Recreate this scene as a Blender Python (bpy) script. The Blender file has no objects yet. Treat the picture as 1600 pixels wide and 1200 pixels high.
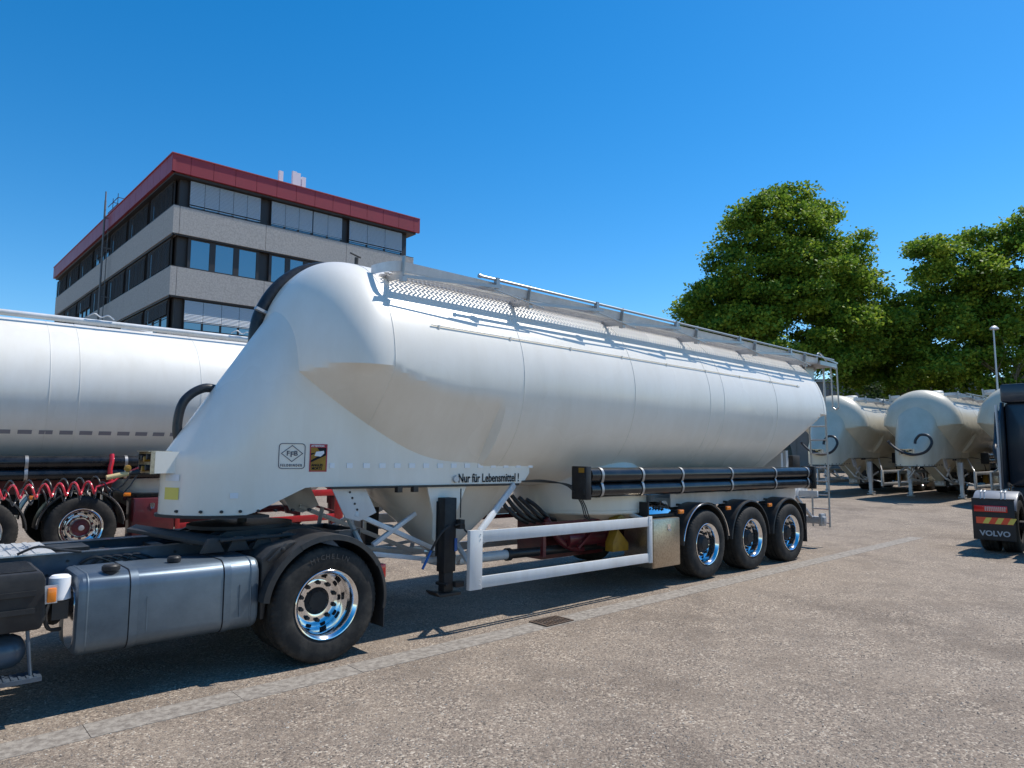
import bpy, math, random
import numpy as np
from mathutils import Vector, Matrix
R = math.radians
random.seed(7)
S = bpy.context.scene
COL = S.collection
# ------------------------------------------------------------------ camera
cd = bpy.data.cameras.new('camera'); cam = bpy.data.objects.new('camera', cd); COL.objects.link(cam)
S.camera = cam
cd.sensor_fit = 'HORIZONTAL'; cd.sensor_width = 36.0; cd.lens = 36.0 * 1064 / 1600
cd.clip_start = 0.05; cd.clip_end = 3000
CAMPOS = Vector((-9.056, -5.750, 1.86))
yaw, pitch, roll = R(48.234), R(5.774), R(0.126)
fw = Vector((math.cos(yaw)*math.cos(pitch), math.sin(yaw)*math.cos(pitch), math.sin(pitch)))
rt = Vector((math.sin(yaw), -math.cos(yaw), 0)); up = rt.cross(fw)
r2 = rt*math.cos(roll)+up*math.sin(roll); u2 = up*math.cos(roll)-rt*math.sin(roll)
m = Matrix((r2, u2, -fw)).transposed().to_4x4(); m.translation = CAMPOS
cam.matrix_world = m
# ------------------------------------------------------------------ light
SUNDIR = Vector((0.63, -0.14, 1.0)).normalized()      # from the ground to the sun
SUN_EL = math.asin(SUNDIR.z)
w = bpy.data.worlds.new('World'); S.world = w; w.use_nodes = True
nt = w.node_tree; bg = nt.nodes['Background']
sky = nt.nodes.new('ShaderNodeTexSky'); sky.sky_type = 'NISHITA'; sky.sun_disc = False
sky.sun_elevation = SUN_EL; sky.sun_rotation = math.atan2(SUNDIR.x, SUNDIR.y)
sky.air_density = 1.0; sky.dust_density = 0.15; sky.ozone_density = 3.0; sky.altitude = 300
hs = nt.nodes.new('ShaderNodeHueSaturation'); hs.inputs['Saturation'].default_value = 1.40
hs.inputs['Hue'].default_value = 0.497
hs.inputs['Value'].default_value = 1.18
nt.links.new(sky.outputs[0], hs.inputs['Color']); nt.links.new(hs.outputs[0], bg.inputs[0])
bg.inputs[1].default_value = 0.13
sl = bpy.data.lights.new('sun', 'SUN'); sl.energy = 4.9; sl.angle = R(0.53); sl.color = (1, .955, .885)
so = bpy.data.objects.new('sun', sl); COL.objects.link(so)
so.rotation_euler = (-SUNDIR).to_track_quat('-Z', 'Y').to_euler(); so.location = (0, 0, 30)
S.view_settings.view_transform = 'Standard'; S.view_settings.look = 'None'
S.view_settings.exposure = 0.13; S.view_settings.gamma = 1.0
S.render.engine = 'CYCLES'
S.cycles.max_bounces = 8

# ------------------------------------------------------------------ materials
def mat(name, col, rough=.5, metal=0., coat=0., noise=None, bump=None, spec=.5, trans=0., coatr=.08):
    """noise=(scale, colour2, lo, hi, detail), bump=(scale, strength, distance)"""
    M = bpy.data.materials.new(name); M.use_nodes = True
    t = M.node_tree; b = t.nodes['Principled BSDF']
    b.inputs['Base Color'].default_value = (*col, 1); b.inputs['Roughness'].default_value = rough
    b.inputs['Metallic'].default_value = metal; b.inputs['Coat Weight'].default_value = coat
    b.inputs['Coat Roughness'].default_value = coatr
    b.inputs['Specular IOR Level'].default_value = spec; b.inputs['Transmission Weight'].default_value = trans
    tc = t.nodes.new('ShaderNodeTexCoord')
    if noise:
        n = t.nodes.new('ShaderNodeTexNoise'); n.inputs['Scale'].default_value = noise[0]
        n.inputs['Detail'].default_value = noise[4] if len(noise) > 4 else 6
        n.inputs['Roughness'].default_value = .65
        r = t.nodes.new('ShaderNodeValToRGB'); r.color_ramp.elements[0].position = noise[2]; r.color_ramp.elements[1].position = noise[3]
        r.color_ramp.elements[0].color = (*noise[1], 1); r.color_ramp.elements[1].color = (*col, 1)
        t.links.new(tc.outputs['Object'], n.inputs['Vector']); t.links.new(n.outputs['Fac'], r.inputs[0])
        t.links.new(r.outputs[0], b.inputs['Base Color'])
        mr = t.nodes.new('ShaderNodeMapRange'); mr.inputs['To Min'].default_value = min(1, rough*1.35); mr.inputs['To Max'].default_value = rough*.85
        t.links.new(n.outputs['Fac'], mr.inputs['Value']); t.links.new(mr.outputs[0], b.inputs['Roughness'])
    if bump:
        n2 = t.nodes.new('ShaderNodeTexNoise'); n2.inputs['Scale'].default_value = bump[0]; n2.inputs['Detail'].default_value = 4
        bp = t.nodes.new('ShaderNodeBump'); bp.inputs['Strength'].default_value = bump[1]; bp.inputs['Distance'].default_value = bump[2]
        t.links.new(tc.outputs['Object'], n2.inputs['Vector']); t.links.new(n2.outputs['Fac'], bp.inputs['Height'])
        t.links.new(bp.outputs[0], b.inputs['Normal'])
    return M

def tank_paint(name, col, dirt, panels=True):
    """glossy white paint with faint vertical run-off, a few repaired panels and dust"""
    M = mat(name, col, .42, 0, .35, coatr=.22)
    t = M.node_tree; b = t.nodes['Principled BSDF']; N = t.nodes.new; Lk = t.links.new
    tc = N('ShaderNodeTexCoord'); mp = N('ShaderNodeMapping'); mp.inputs['Scale'].default_value = (3.2, 1.5, .8)
    n = N('ShaderNodeTexNoise'); n.inputs['Scale'].default_value = 1.2; n.inputs['Detail'].default_value = 7; n.inputs['Roughness'].default_value = .7
    Lk(tc.outputs['Object'], mp.inputs[0]); Lk(mp.outputs[0], n.inputs['Vector'])
    r = N('ShaderNodeValToRGB'); r.color_ramp.elements[0].position = .3; r.color_ramp.elements[1].position = .62
    r.color_ramp.elements[0].color = (*dirt, 1); r.color_ramp.elements[1].color = (*col, 1)
    Lk(n.outputs['Fac'], r.inputs[0])
    n2 = N('ShaderNodeTexNoise'); n2.inputs['Scale'].default_value = .8; n2.inputs['Detail'].default_value = 5
    Lk(tc.outputs['Object'], n2.inputs['Vector'])
    mx = N('ShaderNodeMix'); mx.data_type = 'RGBA'; mx.blend_type = 'MULTIPLY'
    r2_ = N('ShaderNodeValToRGB'); r2_.color_ramp.elements[0].position = .35; r2_.color_ramp.elements[1].position = .6
    r2_.color_ramp.elements[0].color = (.93, .93, .925, 1); r2_.color_ramp.elements[1].color = (1, 1, 1, 1)
    Lk(n2.outputs['Fac'], r2_.inputs[0])
    mx.inputs[0].default_value = 1
    Lk(r.outputs[0], mx.inputs[6]); Lk(r2_.outputs[0], mx.inputs[7]); Lk(mx.outputs[2], b.inputs['Base Color'])
    n3 = N('ShaderNodeTexNoise'); n3.inputs['Scale'].default_value = 1.1; n3.inputs['Detail'].default_value = 2
    Lk(tc.outputs['Object'], n3.inputs['Vector'])
    bp = N('ShaderNodeBump'); bp.inputs['Strength'].default_value = .25; bp.inputs['Distance'].default_value = .02
    Lk(n3.outputs['Fac'], bp.inputs['Height']); Lk(bp.outputs[0], b.inputs['Normal']); Lk(bp.outputs[0], b.inputs['Coat Normal'])
    r4 = N('ShaderNodeValToRGB'); r4.color_ramp.elements[0].position = .47; r4.color_ramp.elements[1].position = .53
    r4.color_ramp.elements[0].color = (.34,)*3+(1,); r4.color_ramp.elements[1].color = (.12,)*3+(1,)
    n5 = N('ShaderNodeTexNoise'); n5.inputs['Scale'].default_value = .55; n5.inputs['Detail'].default_value = 3
    Lk(tc.outputs['Object'], n5.inputs['Vector']); Lk(n5.outputs['Fac'], r4.inputs[0]); Lk(r4.outputs[0], b.inputs['Coat Roughness'])
    b.inputs['Coat Weight'].default_value = .5
    mr = N('ShaderNodeMapRange'); mr.inputs['To Min'].default_value = .52; mr.inputs['To Max'].default_value = .34
    Lk(n2.outputs['Fac'], mr.inputs['Value']); Lk(mr.outputs[0], b.inputs['Roughness'])
    return M

M = {}
M['white'] = tank_paint('white_tank_paint', (.83, .78, .69), (.78, .72, .62))
M['cream'] = tank_paint('cream_tank_paint', (.66, .60, .47), (.58, .52, .39))
M['white2'] = tank_paint('white_frame_paint', (.66, .66, .66), (.56, .55, .53))
M['alu'] = mat('dull_aluminium', (.66, .66, .66), .42, .25, noise=(9, (.54, .54, .54), .3, .65), bump=(60, .1, .002))
M['alurail'] = mat('aluminium_tube', (.36, .355, .35), .38, .6)
M['stainless'] = mat('brushed_stainless', (.50, .43, .34), .27, .95, noise=(45, (.36, .30, .235), .35, .6), bump=(90, .25, .004))
M['polish'] = mat('polished_alloy', (.83, .83, .84), .10, 1., noise=(12, (.62, .61, .6), .3, .5), bump=(5, .05, .01))
M['tankalu'] = mat('fuel_tank_aluminium', (.17, .215, .26), .40, .7, noise=(2.2, (.105, .135, .165), .3, .7), bump=(14, .08, .004))
_t = M['tankalu'].node_tree; _tc = _t.nodes.new('ShaderNodeTexCoord'); _mp = _t.nodes.new('ShaderNodeMapping'); _mp.inputs['Scale'].default_value = (1.5, 60, 60)
_n = _t.nodes.new('ShaderNodeTexNoise'); _n.inputs['Scale'].default_value = 2.5; _n.inputs['Detail'].default_value = 6
_b = _t.nodes.new('ShaderNodeBump'); _b.inputs['Strength'].default_value = .12; _b.inputs['Distance'].default_value = .004
_t.links.new(_tc.outputs['Object'], _mp.inputs[0]); _t.links.new(_mp.outputs[0], _n.inputs['Vector']); _t.links.new(_n.outputs['Fac'], _b.inputs['Height'])
_t.links.new(_b.outputs[0], _t.nodes['Principled BSDF'].inputs['Normal'])
M['bluegrey'] = mat('blue_grey_chassis_paint', (.085, .115, .15), .38, .2, .3, noise=(4, (.05, .065, .085), .35, .65))
M['black'] = mat('black_plastic', (.018, .018, .02), .45, spec=.3, noise=(5, (.035, .034, .033), .35, .6), bump=(120, .1, .002))
M['gloss'] = mat('gloss_black_tube', (.008, .009, .012), .2, 0, .15, spec=.35, noise=(6, (.02, .021, .023), .4, .6))
M['fender'] = mat('black_mudguard_plastic', (.022, .022, .024), .36, spec=.3, noise=(7, (.045, .043, .041), .35, .7))
M['rubber'] = mat('tyre_rubber', (.020, .019, .018), .7, spec=.3, noise=(6, (.055, .049, .042), .34, .56), bump=(160, .2, .002))
M['hose'] = mat('black_hose', (.014, .014, .016), .35, noise=(20, (.03, .03, .03), .3, .6))
M['dark'] = mat('dark_greasy_steel', (.03, .03, .032), .55, .3, noise=(8, (.06, .05, .042), .3, .6))
M['red'] = mat('red_chassis_paint', (.50, .018, .022), .35, 0, .4, noise=(6, (.36, .02, .022), .3, .6))
M['darkred'] = mat('dark_red_chassis_paint', (.13, .010, .016), .4, 0, .3, noise=(6, (.08, .010, .014), .3, .6))
M['coilred'] = mat('red_coil_hose', (.62, .025, .04), .3, 0, .3)
M['yellow'] = mat('yellow_plastic', (.36, .19, .01), .5, noise=(9, (.24, .12, .012), .3, .6))
M['sticky'] = mat('yellow_sticker', (.75, .62, .12), .5)
M['amber'] = mat('amber_lens', (.85, .22, .01), .2, 0, .5)
M['redlens'] = mat('red_lens', (.62, .012, .012), .2, 0, .6)
M['ink'] = mat('black_ink', (.012, .012, .015), .6, spec=.2)
M['inkblue'] = mat('dark_blue_ink', (.05, .055, .09), .5)
M['stickred'] = mat('red_sticker', (.42, .03, .05), .5)
M['stickwhite'] = mat('white_sticker', (.75, .76, .78), .5)
M['dash'] = mat('silver_reflective_tape', (.72, .74, .78), .35, .2)
M['dashgrey'] = mat('grey_reflective_tape', (.24, .24, .27), .4)
M['blue'] = mat('blue_plastic', (.02, .11, .36), .4)
M['mirrorsheet'] = mat('mirror_polished_sheet', (.75, .76, .78), .07, 1., bump=(7, .3, .01))
M['concrete'] = mat('exposed_aggregate_slab', (.50, .455, .415), .9, noise=(11, (.37, .335, .305), .38, .62, 12), bump=(30, .5, .02))
M['fascia'] = mat('red_metal_fascia', (.34, .027, .036), .45, 0, .1, noise=(.6, (.28, .024, .03), .3, .7))
M['wframe'] = mat('dark_brown_window_frame', (.035, .028, .026), .5)
M['blind'] = mat('grey_aluminium_blind', (.66, .68, .70), .5, .3)
M['blinddark'] = mat('brown_grey_screen', (.085, .075, .07), .7)
M['glass'] = mat('dark_tinted_glass', (.045, .055, .065), .04, .0, spec=1.0, bump=(.35, .05, .1))
M['glass'].node_tree.nodes['Principled BSDF'].inputs['IOR'].default_value = 2.3
M['galv'] = mat('galvanised_steel', (.5, .51, .53), .45, .6)
M['truckgrey'] = mat('dark_blue_grey_cab_paint', (.028, .034, .045), .35, 0, .5)
M['flap'] = mat('black_rubber_flap', (.02, .02, .022), .55, noise=(14, (.035, .034, .034), .3, .6))
M['hall'] = mat('grey_hall_cladding', (.22, .23, .24), .7, noise=(1.2, (.18, .185, .19), .3, .7))
M['bark'] = mat('mottled_bark', (.20, .17, .13), .9, noise=(5, (.09, .075, .055), .35, .6), bump=(12, .8, .05))

# leaves: two-sided, a bit translucent, brighter and darker clumps
def leafmat(name, a, b_, c):
    Mt = bpy.data.materials.new(name); Mt.use_nodes = True; t = Mt.node_tree
    b = t.nodes['Principled BSDF']; N = t.nodes.new; Lk = t.links.new
    g = N('ShaderNodeNewGeometry'); r = N('ShaderNodeValToRGB')
    r.color_ramp.elements[0].color = (*a, 1); r.color_ramp.elements[1].color = (*c, 1)
    e = r.color_ramp.elements.new(.55); e.color = (*b_, 1)
    tc = N('ShaderNodeTexCoord'); n = N('ShaderNodeTexNoise'); n.inputs['Scale'].default_value = .7; n.inputs['Detail'].default_value = 3
    mx = N('ShaderNodeMath'); mx.operation = 'MULTIPLY_ADD'; mx.inputs[1].default_value = .55
    Lk(tc.outputs['Object'], n.inputs['Vector']); Lk(g.outputs['Random Per Island'], mx.inputs[0])
    m2 = N('ShaderNodeMath'); m2.operation = 'MULTIPLY_ADD'; m2.inputs[1].default_value = 1.5; m2.inputs[2].default_value = -.5
    Lk(n.outputs['Fac'], m2.inputs[0]); Lk(m2.outputs[0], mx.inputs[2]); Lk(mx.outputs[0], r.inputs[0])
    Lk(r.outputs[0], b.inputs['Base Color']); b.inputs['Roughness'].default_value = .6; b.inputs['Specular IOR Level'].default_value = .22
    tr = N('ShaderNodeBsdfTranslucent'); Lk(r.outputs[0], tr.inputs['Color'])
    ms = N('ShaderNodeMixShader'); ms.inputs[0].default_value = .38
    Lk(b.outputs[0], ms.inputs[1]); Lk(tr.outputs[0], ms.inputs[2])
    Lk(ms.outputs[0], t.nodes['Material Output'].inputs['Surface'])
    return Mt
M['leaf'] = leafmat('plane_tree_leaves', (.05, .105, .014), (.165, .275, .028), (.43, .50, .06))
M['conifer'] = leafmat('dark_conifer_needles', (.015, .035, .012), (.03, .055, .016), (.05, .08, .02))

# ground: worn asphalt full of light and dark aggregate
def groundmat():
    Mt = bpy.data.materials.new('worn_aggregate_asphalt'); Mt.use_nodes = True; t = Mt.node_tree
    b = t.nodes['Principled BSDF']; N = t.nodes.new; Lk = t.links.new
    tc = N('ShaderNodeTexCoord')
    def vor(s):
        v = N('ShaderNodeTexVoronoi'); v.inputs['Scale'].default_value = s; Lk(tc.outputs['Object'], v.inputs['Vector']); return v
    def red(v):
        q = N('ShaderNodeSeparateColor'); Lk(v.outputs['Color'], q.inputs[0]); return q.outputs[0]
    def noise(s, d=5, ro=.6):
        v = N('ShaderNodeTexNoise'); v.inputs['Scale'].default_value = s; v.inputs['Detail'].default_value = d; v.inputs['Roughness'].default_value = ro
        Lk(tc.outputs['Object'], v.inputs['Vector']); return v
    def ramp(src, *st):
        r = N('ShaderNodeValToRGB'); r.color_ramp.elements[0].position = st[0][0]; r.color_ramp.elements[0].color = (*st[0][1], 1)
        r.color_ramp.elements[1].position = st[-1][0]; r.color_ramp.elements[1].color = (*st[-1][1], 1)
        for p, c in st[1:-1]:
            e = r.color_ramp.elements.new(p); e.color = (*c, 1)
        Lk(src, r.inputs[0]); return r
    def mix(f, a, c, mode='MIX'):
        x = N('ShaderNodeMix'); x.data_type = 'RGBA'; x.blend_type = mode
        if isinstance(f, float): x.inputs[0].default_value = f
        else: Lk(f, x.inputs[0])
        Lk(a, x.inputs[6]); Lk(c, x.inputs[7]); return x.outputs[2]
    big = noise(.35, 6); patch = ramp(big.outputs[0], (.3, (.175, .135, .108)), (.5, (.25, .20, .162)), (.68, (.33, .27, .222)))
    st = vor(68); sc = ramp(red(st), (0., (.04, .036, .034)), (.12, (.085, .075, .068)), (.22, (.18, .145, .12)), (.70, (.28, .23, .187)), (.88, (.42, .36, .295)), (1., (.62, .56, .48)))
    st2 = vor(150); sc2 = ramp(red(st2), (0., (.06, .055, .05)), (.3, (.17, .14, .12)), (.7, (.25, .21, .175)), (1., (.42, .37, .31)))
    msk = noise(2.2, 4); mm = ramp(msk.outputs[0], (.40, (.35,)*3), (.62, (.95,)*3))
    stones = mix(mm.outputs[0], sc2.outputs[0], sc.outputs[0])
    base = mix(.88, patch.outputs[0], stones)
    # dusty, sandy film in drifts
    du = noise(.9, 7, .7); dm = ramp(du.outputs[0], (.42, (0, 0, 0)), (.70, (.4,)*3))
    sand = N('ShaderNodeRGB'); sand.outputs[0].default_value = (.32, .265, .212, 1)
    base = mix(dm.outputs[0], base, sand.outputs[0])
    # dark sparse stones
    st3 = vor(26); d3 = ramp(st3.outputs['Distance'], (.13, (1,)*3), (.18, (0,)*3)); k3 = ramp(red(st3), (.30, (1,)*3), (.34, (0,)*3))
    mlt = N('ShaderNodeMath'); mlt.operation = 'MULTIPLY'; Lk(d3.outputs[0], mlt.inputs[0]); Lk(k3.outputs[0], mlt.inputs[1])
    dk = N('ShaderNodeRGB'); dk.outputs[0].default_value = (.065, .06, .058, 1)
    base = mix(mlt.outputs[0], base, dk.outputs[0])
    st4 = vor(21); d4 = ramp(st4.outputs['Distance'], (.10, (1,)*3), (.15, (0,)*3)); k4 = ramp(red(st4), (.16, (1,)*3), (.2, (0,)*3))
    ml4 = N('ShaderNodeMath'); ml4.operation = 'MULTIPLY'; Lk(d4.outputs[0], ml4.inputs[0]); Lk(k4.outputs[0], ml4.inputs[1])
    lt = N('ShaderNodeRGB'); lt.outputs[0].default_value = (.58, .54, .48, 1)
    base = mix(ml4.outputs[0], base, lt.outputs[0])
    # oil and tyre grime in broad patches
    oil = noise(.55, 8, .75); om = ramp(oil.outputs[0], (.34, (.68, .66, .65)), (.52, (1, 1, 1)))
    base = mix(1.0, base, om.outputs[0], 'MULTIPLY')
    wm = N('ShaderNodeRGB'); wm.outputs[0].default_value = (.97, .93, .87, 1)
    base = mix(1.0, base, wm.outputs[0], 'MULTIPLY')
    Lk(base, b.inputs['Base Color']); b.inputs['Roughness'].default_value = .88; b.inputs['Specular IOR Level'].default_value = .3
    hh = N('ShaderNodeMath'); hh.operation = 'ADD'; Lk(st.outputs['Distance'], hh.inputs[0]); Lk(st3.outputs['Distance'], hh.inputs[1])
    bp = N('ShaderNodeBump'); bp.inputs['Strength'].default_value = .55; bp.inputs['Distance'].default_value = .008; bp.invert = True
    Lk(hh.outputs[0], bp.inputs['Height']); Lk(bp.outputs[0], b.inputs['Normal'])
    return Mt
M['ground'] = groundmat()
M['strip'] = mat('pale_gutter_concrete', (.305, .27, .228), .9, noise=(16, (.175, .15, .125), .40, .60, 14), bump=(90, .5, .004))

# ------------------------------------------------------------------ mesh helpers
class MB:
    def __init__(s): s.v = []; s.f = []
    def add(s, vs, fs):
        o = len(s.v); s.v += [tuple(a) for a in vs]; s.f += [tuple(i+o for i in f) for f in fs]; return s
    def box(s, x0, x1, y0, y1, z0, z1):
        vs = [(x, y, z) for z in (z0, z1) for y in (y0, y1) for x in (x0, x1)]
        return s.add(vs, [(0, 2, 3, 1), (4, 5, 7, 6), (0, 1, 5, 4), (2, 6, 7, 3), (0, 4, 6, 2), (1, 3, 7, 5)])
    def obox(s, c, ax, ay, az):          # centre and three half-axes
        c, ax, ay, az = map(Vector, (c, ax, ay, az))
        vs = [c+ax*i+ay*j+az*k for k in (-1, 1) for j in (-1, 1) for i in (-1, 1)]
        return s.add(vs, [(0, 2, 3, 1), (4, 5, 7, 6), (0, 1, 5, 4), (2, 6, 7, 3), (0, 4, 6, 2), (1, 3, 7, 5)])
    def bar(s, p0, p1, w, h, upv=(0, 0, 1)):   # rectangular bar between two points
        p0, p1 = Vector(p0), Vector(p1); d = (p1-p0); a = d.cross(Vector(upv))
        if a.length < 1e-6: a = d.cross(Vector((1, 0, 0)))
        a.normalize(); b = a.cross(d).normalized()
        return s.obox((p0+p1)/2, d/2, a*w/2, b*h/2)
    def tube(s, path, r, n=10, cap=True):
        P = [Vector(p) for p in path]; rings = []; ref = None
        for i, p in enumerate(P):
            d = (P[min(i+1, len(P)-1)]-P[max(i-1, 0)]).normalized()
            if ref is None:
                ref = Vector((0, 0, 1)) if abs(d.z) < .9 else Vector((1, 0, 0))
            a = (ref-d*ref.dot(d)).normalized(); ref = a; b = d.cross(a)
            rr = r[i] if isinstance(r, (list, tuple)) else r
            rings.append([p+(a*math.cos(2*math.pi*k/n)+b*math.sin(2*math.pi*k/n))*rr for k in range(n)])
        vs = [q for ring in rings for q in ring]; fs = []
        for i in range(len(P)-1):
            for k in range(n):
                fs.append((i*n+k, i*n+(k+1) % n, (i+1)*n+(k+1) % n, (i+1)*n+k))
        if cap: fs += [tuple(range(n-1, -1, -1)), tuple((len(P)-1)*n+k for k in range(n))]
        return s.add(vs, fs)
    def cyl(s, p0, p1, r, n=20, r1=None): return s.tube([p0, p1], [r, r if r1 is None else r1], n)
    def lathe(s, prof, n=64, axis='Y', c=(0, 0, 0), fn=None):   # prof: (radius, along-axis)
        vs = []; fs = []; K = len(prof)
        for i in range(n):
            a = 2*math.pi*i/n
            for j, (r, h) in enumerate(prof):
                if fn: r = fn(r, h, i, j)
                if axis == 'Y': vs.append((c[0]+r*math.cos(a), c[1]+h, c[2]+r*math.sin(a)))
                elif axis == 'Z': vs.append((c[0]+r*math.cos(a), c[1]+r*math.sin(a), c[2]+h))
                else: vs.append((c[0]+h, c[1]+r*math.cos(a), c[2]+r*math.sin(a)))
        for i in range(n):
            for j in range(K-1):
                i2 = (i+1) % n
                fs.append((i*K+j, i2*K+j, i2*K+j+1, i*K+j+1))
        return s.add(vs, fs)
    def prism(s, poly, y0, y1):          # polygon in (x,z) extruded along y
        n = len(poly); vs = [(x, y0, z) for x, z in poly]+[(x, y1, z) for x, z in poly]
        return s.add(vs, [tuple(range(n)), tuple(range(2*n-1, n-1, -1))]+[(i, i+n, (i+1) % n+n, (i+1) % n) for i in range(n)])
    def mir(s, yc):
        """append a mirror image about the plane y = yc"""
        o = len(s.v); s.v += [(x, 2*yc-y, z) for x, y, z in s.v[:o]]; s.f += [tuple(reversed([i+o for i in f])) for f in list(s.f)]
        return s
    def flip(s, yc):
        s.v = [(x, 2*yc-y, z) for x, y, z in s.v]; s.f = [tuple(reversed(f)) for f in s.f]; return s
    def build(s, name, m, parent=None, smooth=True, bev=0, ang=35):
        me = bpy.data.meshes.new(name); me.from_pydata(s.v, [], s.f); me.update()
        import bmesh
        bm = bmesh.new(); bm.from_mesh(me)
        if len(s.f) < 60000: bmesh.ops.recalc_face_normals(bm, faces=bm.faces)
        if bev:
            es = [e for e in bm.edges if len(e.link_faces) == 2 and e.calc_face_angle(0) > .6]
            bmesh.ops.bevel(bm, geom=es, offset=bev, segments=2, profile=.5, affect='EDGES', clamp_overlap=True)
        bm.to_mesh(me); bm.free()
        if smooth:
            me.polygons.foreach_set('use_smooth', [True]*len(me.polygons))
            try: me.set_sharp_from_angle(angle=R(ang))
            except Exception: pass
        me.materials.append(m)
        o = bpy.data.objects.new(name, me); COL.objects.link(o); o.parent = parent
        return o

def tag(o, label, cat, group=None):
    o['label'] = label; o['category'] = cat
    if group: o['group'] = group
    return o
def empty(name, label, cat, loc=(0, 0, 0), rot=(0, 0, 0), group=None):
    o = bpy.data.objects.new(name, None); COL.objects.link(o); o.location = loc; o.rotation_euler = rot
    o.empty_display_size = .3
    return tag(o, label, cat, group)
def struct(o, kind='structure'): o['kind'] = kind; return o
def kids(o): return [c for c in bpy.data.objects if c.parent == o]
def copy_tree(o, parent=None, skip=()):
    c = o.copy(); COL.objects.link(c); c.parent = parent
    for ch in kids(o):
        if ch.name.split('.')[0] in skip: continue
        copy_tree(ch, c, skip)
    return c
def catmull(P, n=8):
    P = [Vector(p) for p in P]; out = []
    for i in range(len(P)-1):
        p0 = P[max(i-1, 0)]; p1 = P[i]; p2 = P[i+1]; p3 = P[min(i+2, len(P)-1)]
        for k in range(n):
            t = k/n
            out.append(.5*((2*p1)+(p2-p0)*t+(2*p0-5*p1+4*p2-p3)*t*t+(3*p1-p0-3*p2+p3)*t**3))
    out.append(P[-1]); return out
def text(name, body, size, mtx, m, parent, sx=1., ext=.001, bold=0., align='LEFT'):
    cu = bpy.data.curves.new(name, 'FONT'); cu.body = body; cu.size = size; cu.extrude = ext; cu.offset = bold
    cu.align_x = align; cu.resolution_u = 3
    o = bpy.data.objects.new(name, cu); COL.objects.link(o)
    dg = bpy.context.evaluated_depsgraph_get()
    me = bpy.data.meshes.new_from_object(o.evaluated_get(dg)); bpy.data.objects.remove(o)
    me.transform(Matrix(mtx) @ Matrix.Diagonal((sx, 1, 1, 1))); me.name = name
    me.materials.clear(); me.materials.append(m)
    r = bpy.data.objects.new(name, me); COL.objects.link(r); r.parent = parent
    return r
def mtx_side(x, y, z):   # text reading along +X on a plane facing -Y
    return Matrix(((1, 0, 0, x), (0, 0, -1, y), (0, 1, 0, z), (0, 0, 0, 1)))
def smooth(a, b, x):
    t = min(1, max(0, (x-a)/(b-a))); return t*t*(3-2*t)

# ------------------------------------------------------------------ ground
def gz(x, y):
    d = (x-CAMPOS.x)*math.cos(yaw)+(y-CAMPOS.y)*math.sin(yaw)
    k = smooth(15, 24.5, d)
    return .25*k+.13*smooth(2.7, 7.0, y)*(1-k)
def make_ground():
    xs = sorted(set([-900, -400, -150, -60]+list(np.arange(-30, 70.1, 1.0))+[100, 200, 500, 1000]))
    ys = sorted(set([-900, -400, -150, -60]+list(np.arange(-30, 70.1, 1.0))+[100, 200, 500, 1000]))
    rnd = np.random.RandomState(3)
    vs = [(x, y, gz(x, y)) for x in xs for y in ys]
    n = len(ys); fs = [(i*n+j, (i+1)*n+j, (i+1)*n+j+1, i*n+j+1) for i in range(len(xs)-1) for j in range(n-1)]
    mb = MB(); mb.add(vs, fs); struct(mb.build('ground', M['ground']))
    # gutter strip of concrete blocks, each about 1 m long, laid in the ground
    mb = MB(); x = -14.0; k = 0
    yf = lambda x: -.45+.004*(x+9)
    while x < 7.6:
        L_ = 1.0; a, b = x+.002, x+L_-.003
        jit = random.uniform(-.004, .004); y0 = yf(x)+jit; y1 = y0+.285
        nz = 6
        P = [(a, y0), (b, y0+.002), (b, y1+.002), (a, y1)]
        top = .0025+random.uniform(0, .0015)
        mb.add([(px, py, gz(px, py)+top+(0 if True else 0)) for px, py in P]+[(px, py, -.05) for px, py in P],
               [(0, 1, 2, 3), (0, 4, 5, 1), (1, 5, 6, 2), (2, 6, 7, 3), (3, 7, 4, 0)])
        x += L_
    struct(mb.build('gutter_strip', M['strip'], smooth=False))
    # storm drain grate
    e = empty('drain_grate', 'rusty cast iron drain grate let into the concrete gutter strip', 'drain', (-3.55, -.25, .005)); e.scale = (.84, .84, .8)
    fr = MB()
    for b in ((-.25, .25, -.17, -.14), (-.25, .25, .14, .17), (-.25, -.22, -.14, .14), (.22, .25, -.14, .14)): fr.box(*b, 0, .012)
    ir = mat('rusty_cast_iron', (.07, .055, .045), .7, .3, noise=(30, (.13, .08, .05), .35, .6), bump=(60, .4, .004))
    fr.build('frame', ir, e, False)
    br = MB()
    for i in range(9):
        x0 = -.205+i*.048
        br.obox((x0+.012, 0, .004), (.011, -.01, 0), (.012, .14, 0), (0, 0, .005))
    br.box(-.22, .22, -.012, .012, .0, .008)
    br.build('grate_bars', ir, e, False)
    pit_dark_sheet = MB(); pit_dark_sheet.box(-.22, .22, -.14, .14, -.006, -.003); pit_dark_sheet.build('pit_dark_sheet', M['ink'], e, False)  # flat black sheet stands in for the darkness below the bars
make_ground()

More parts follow.
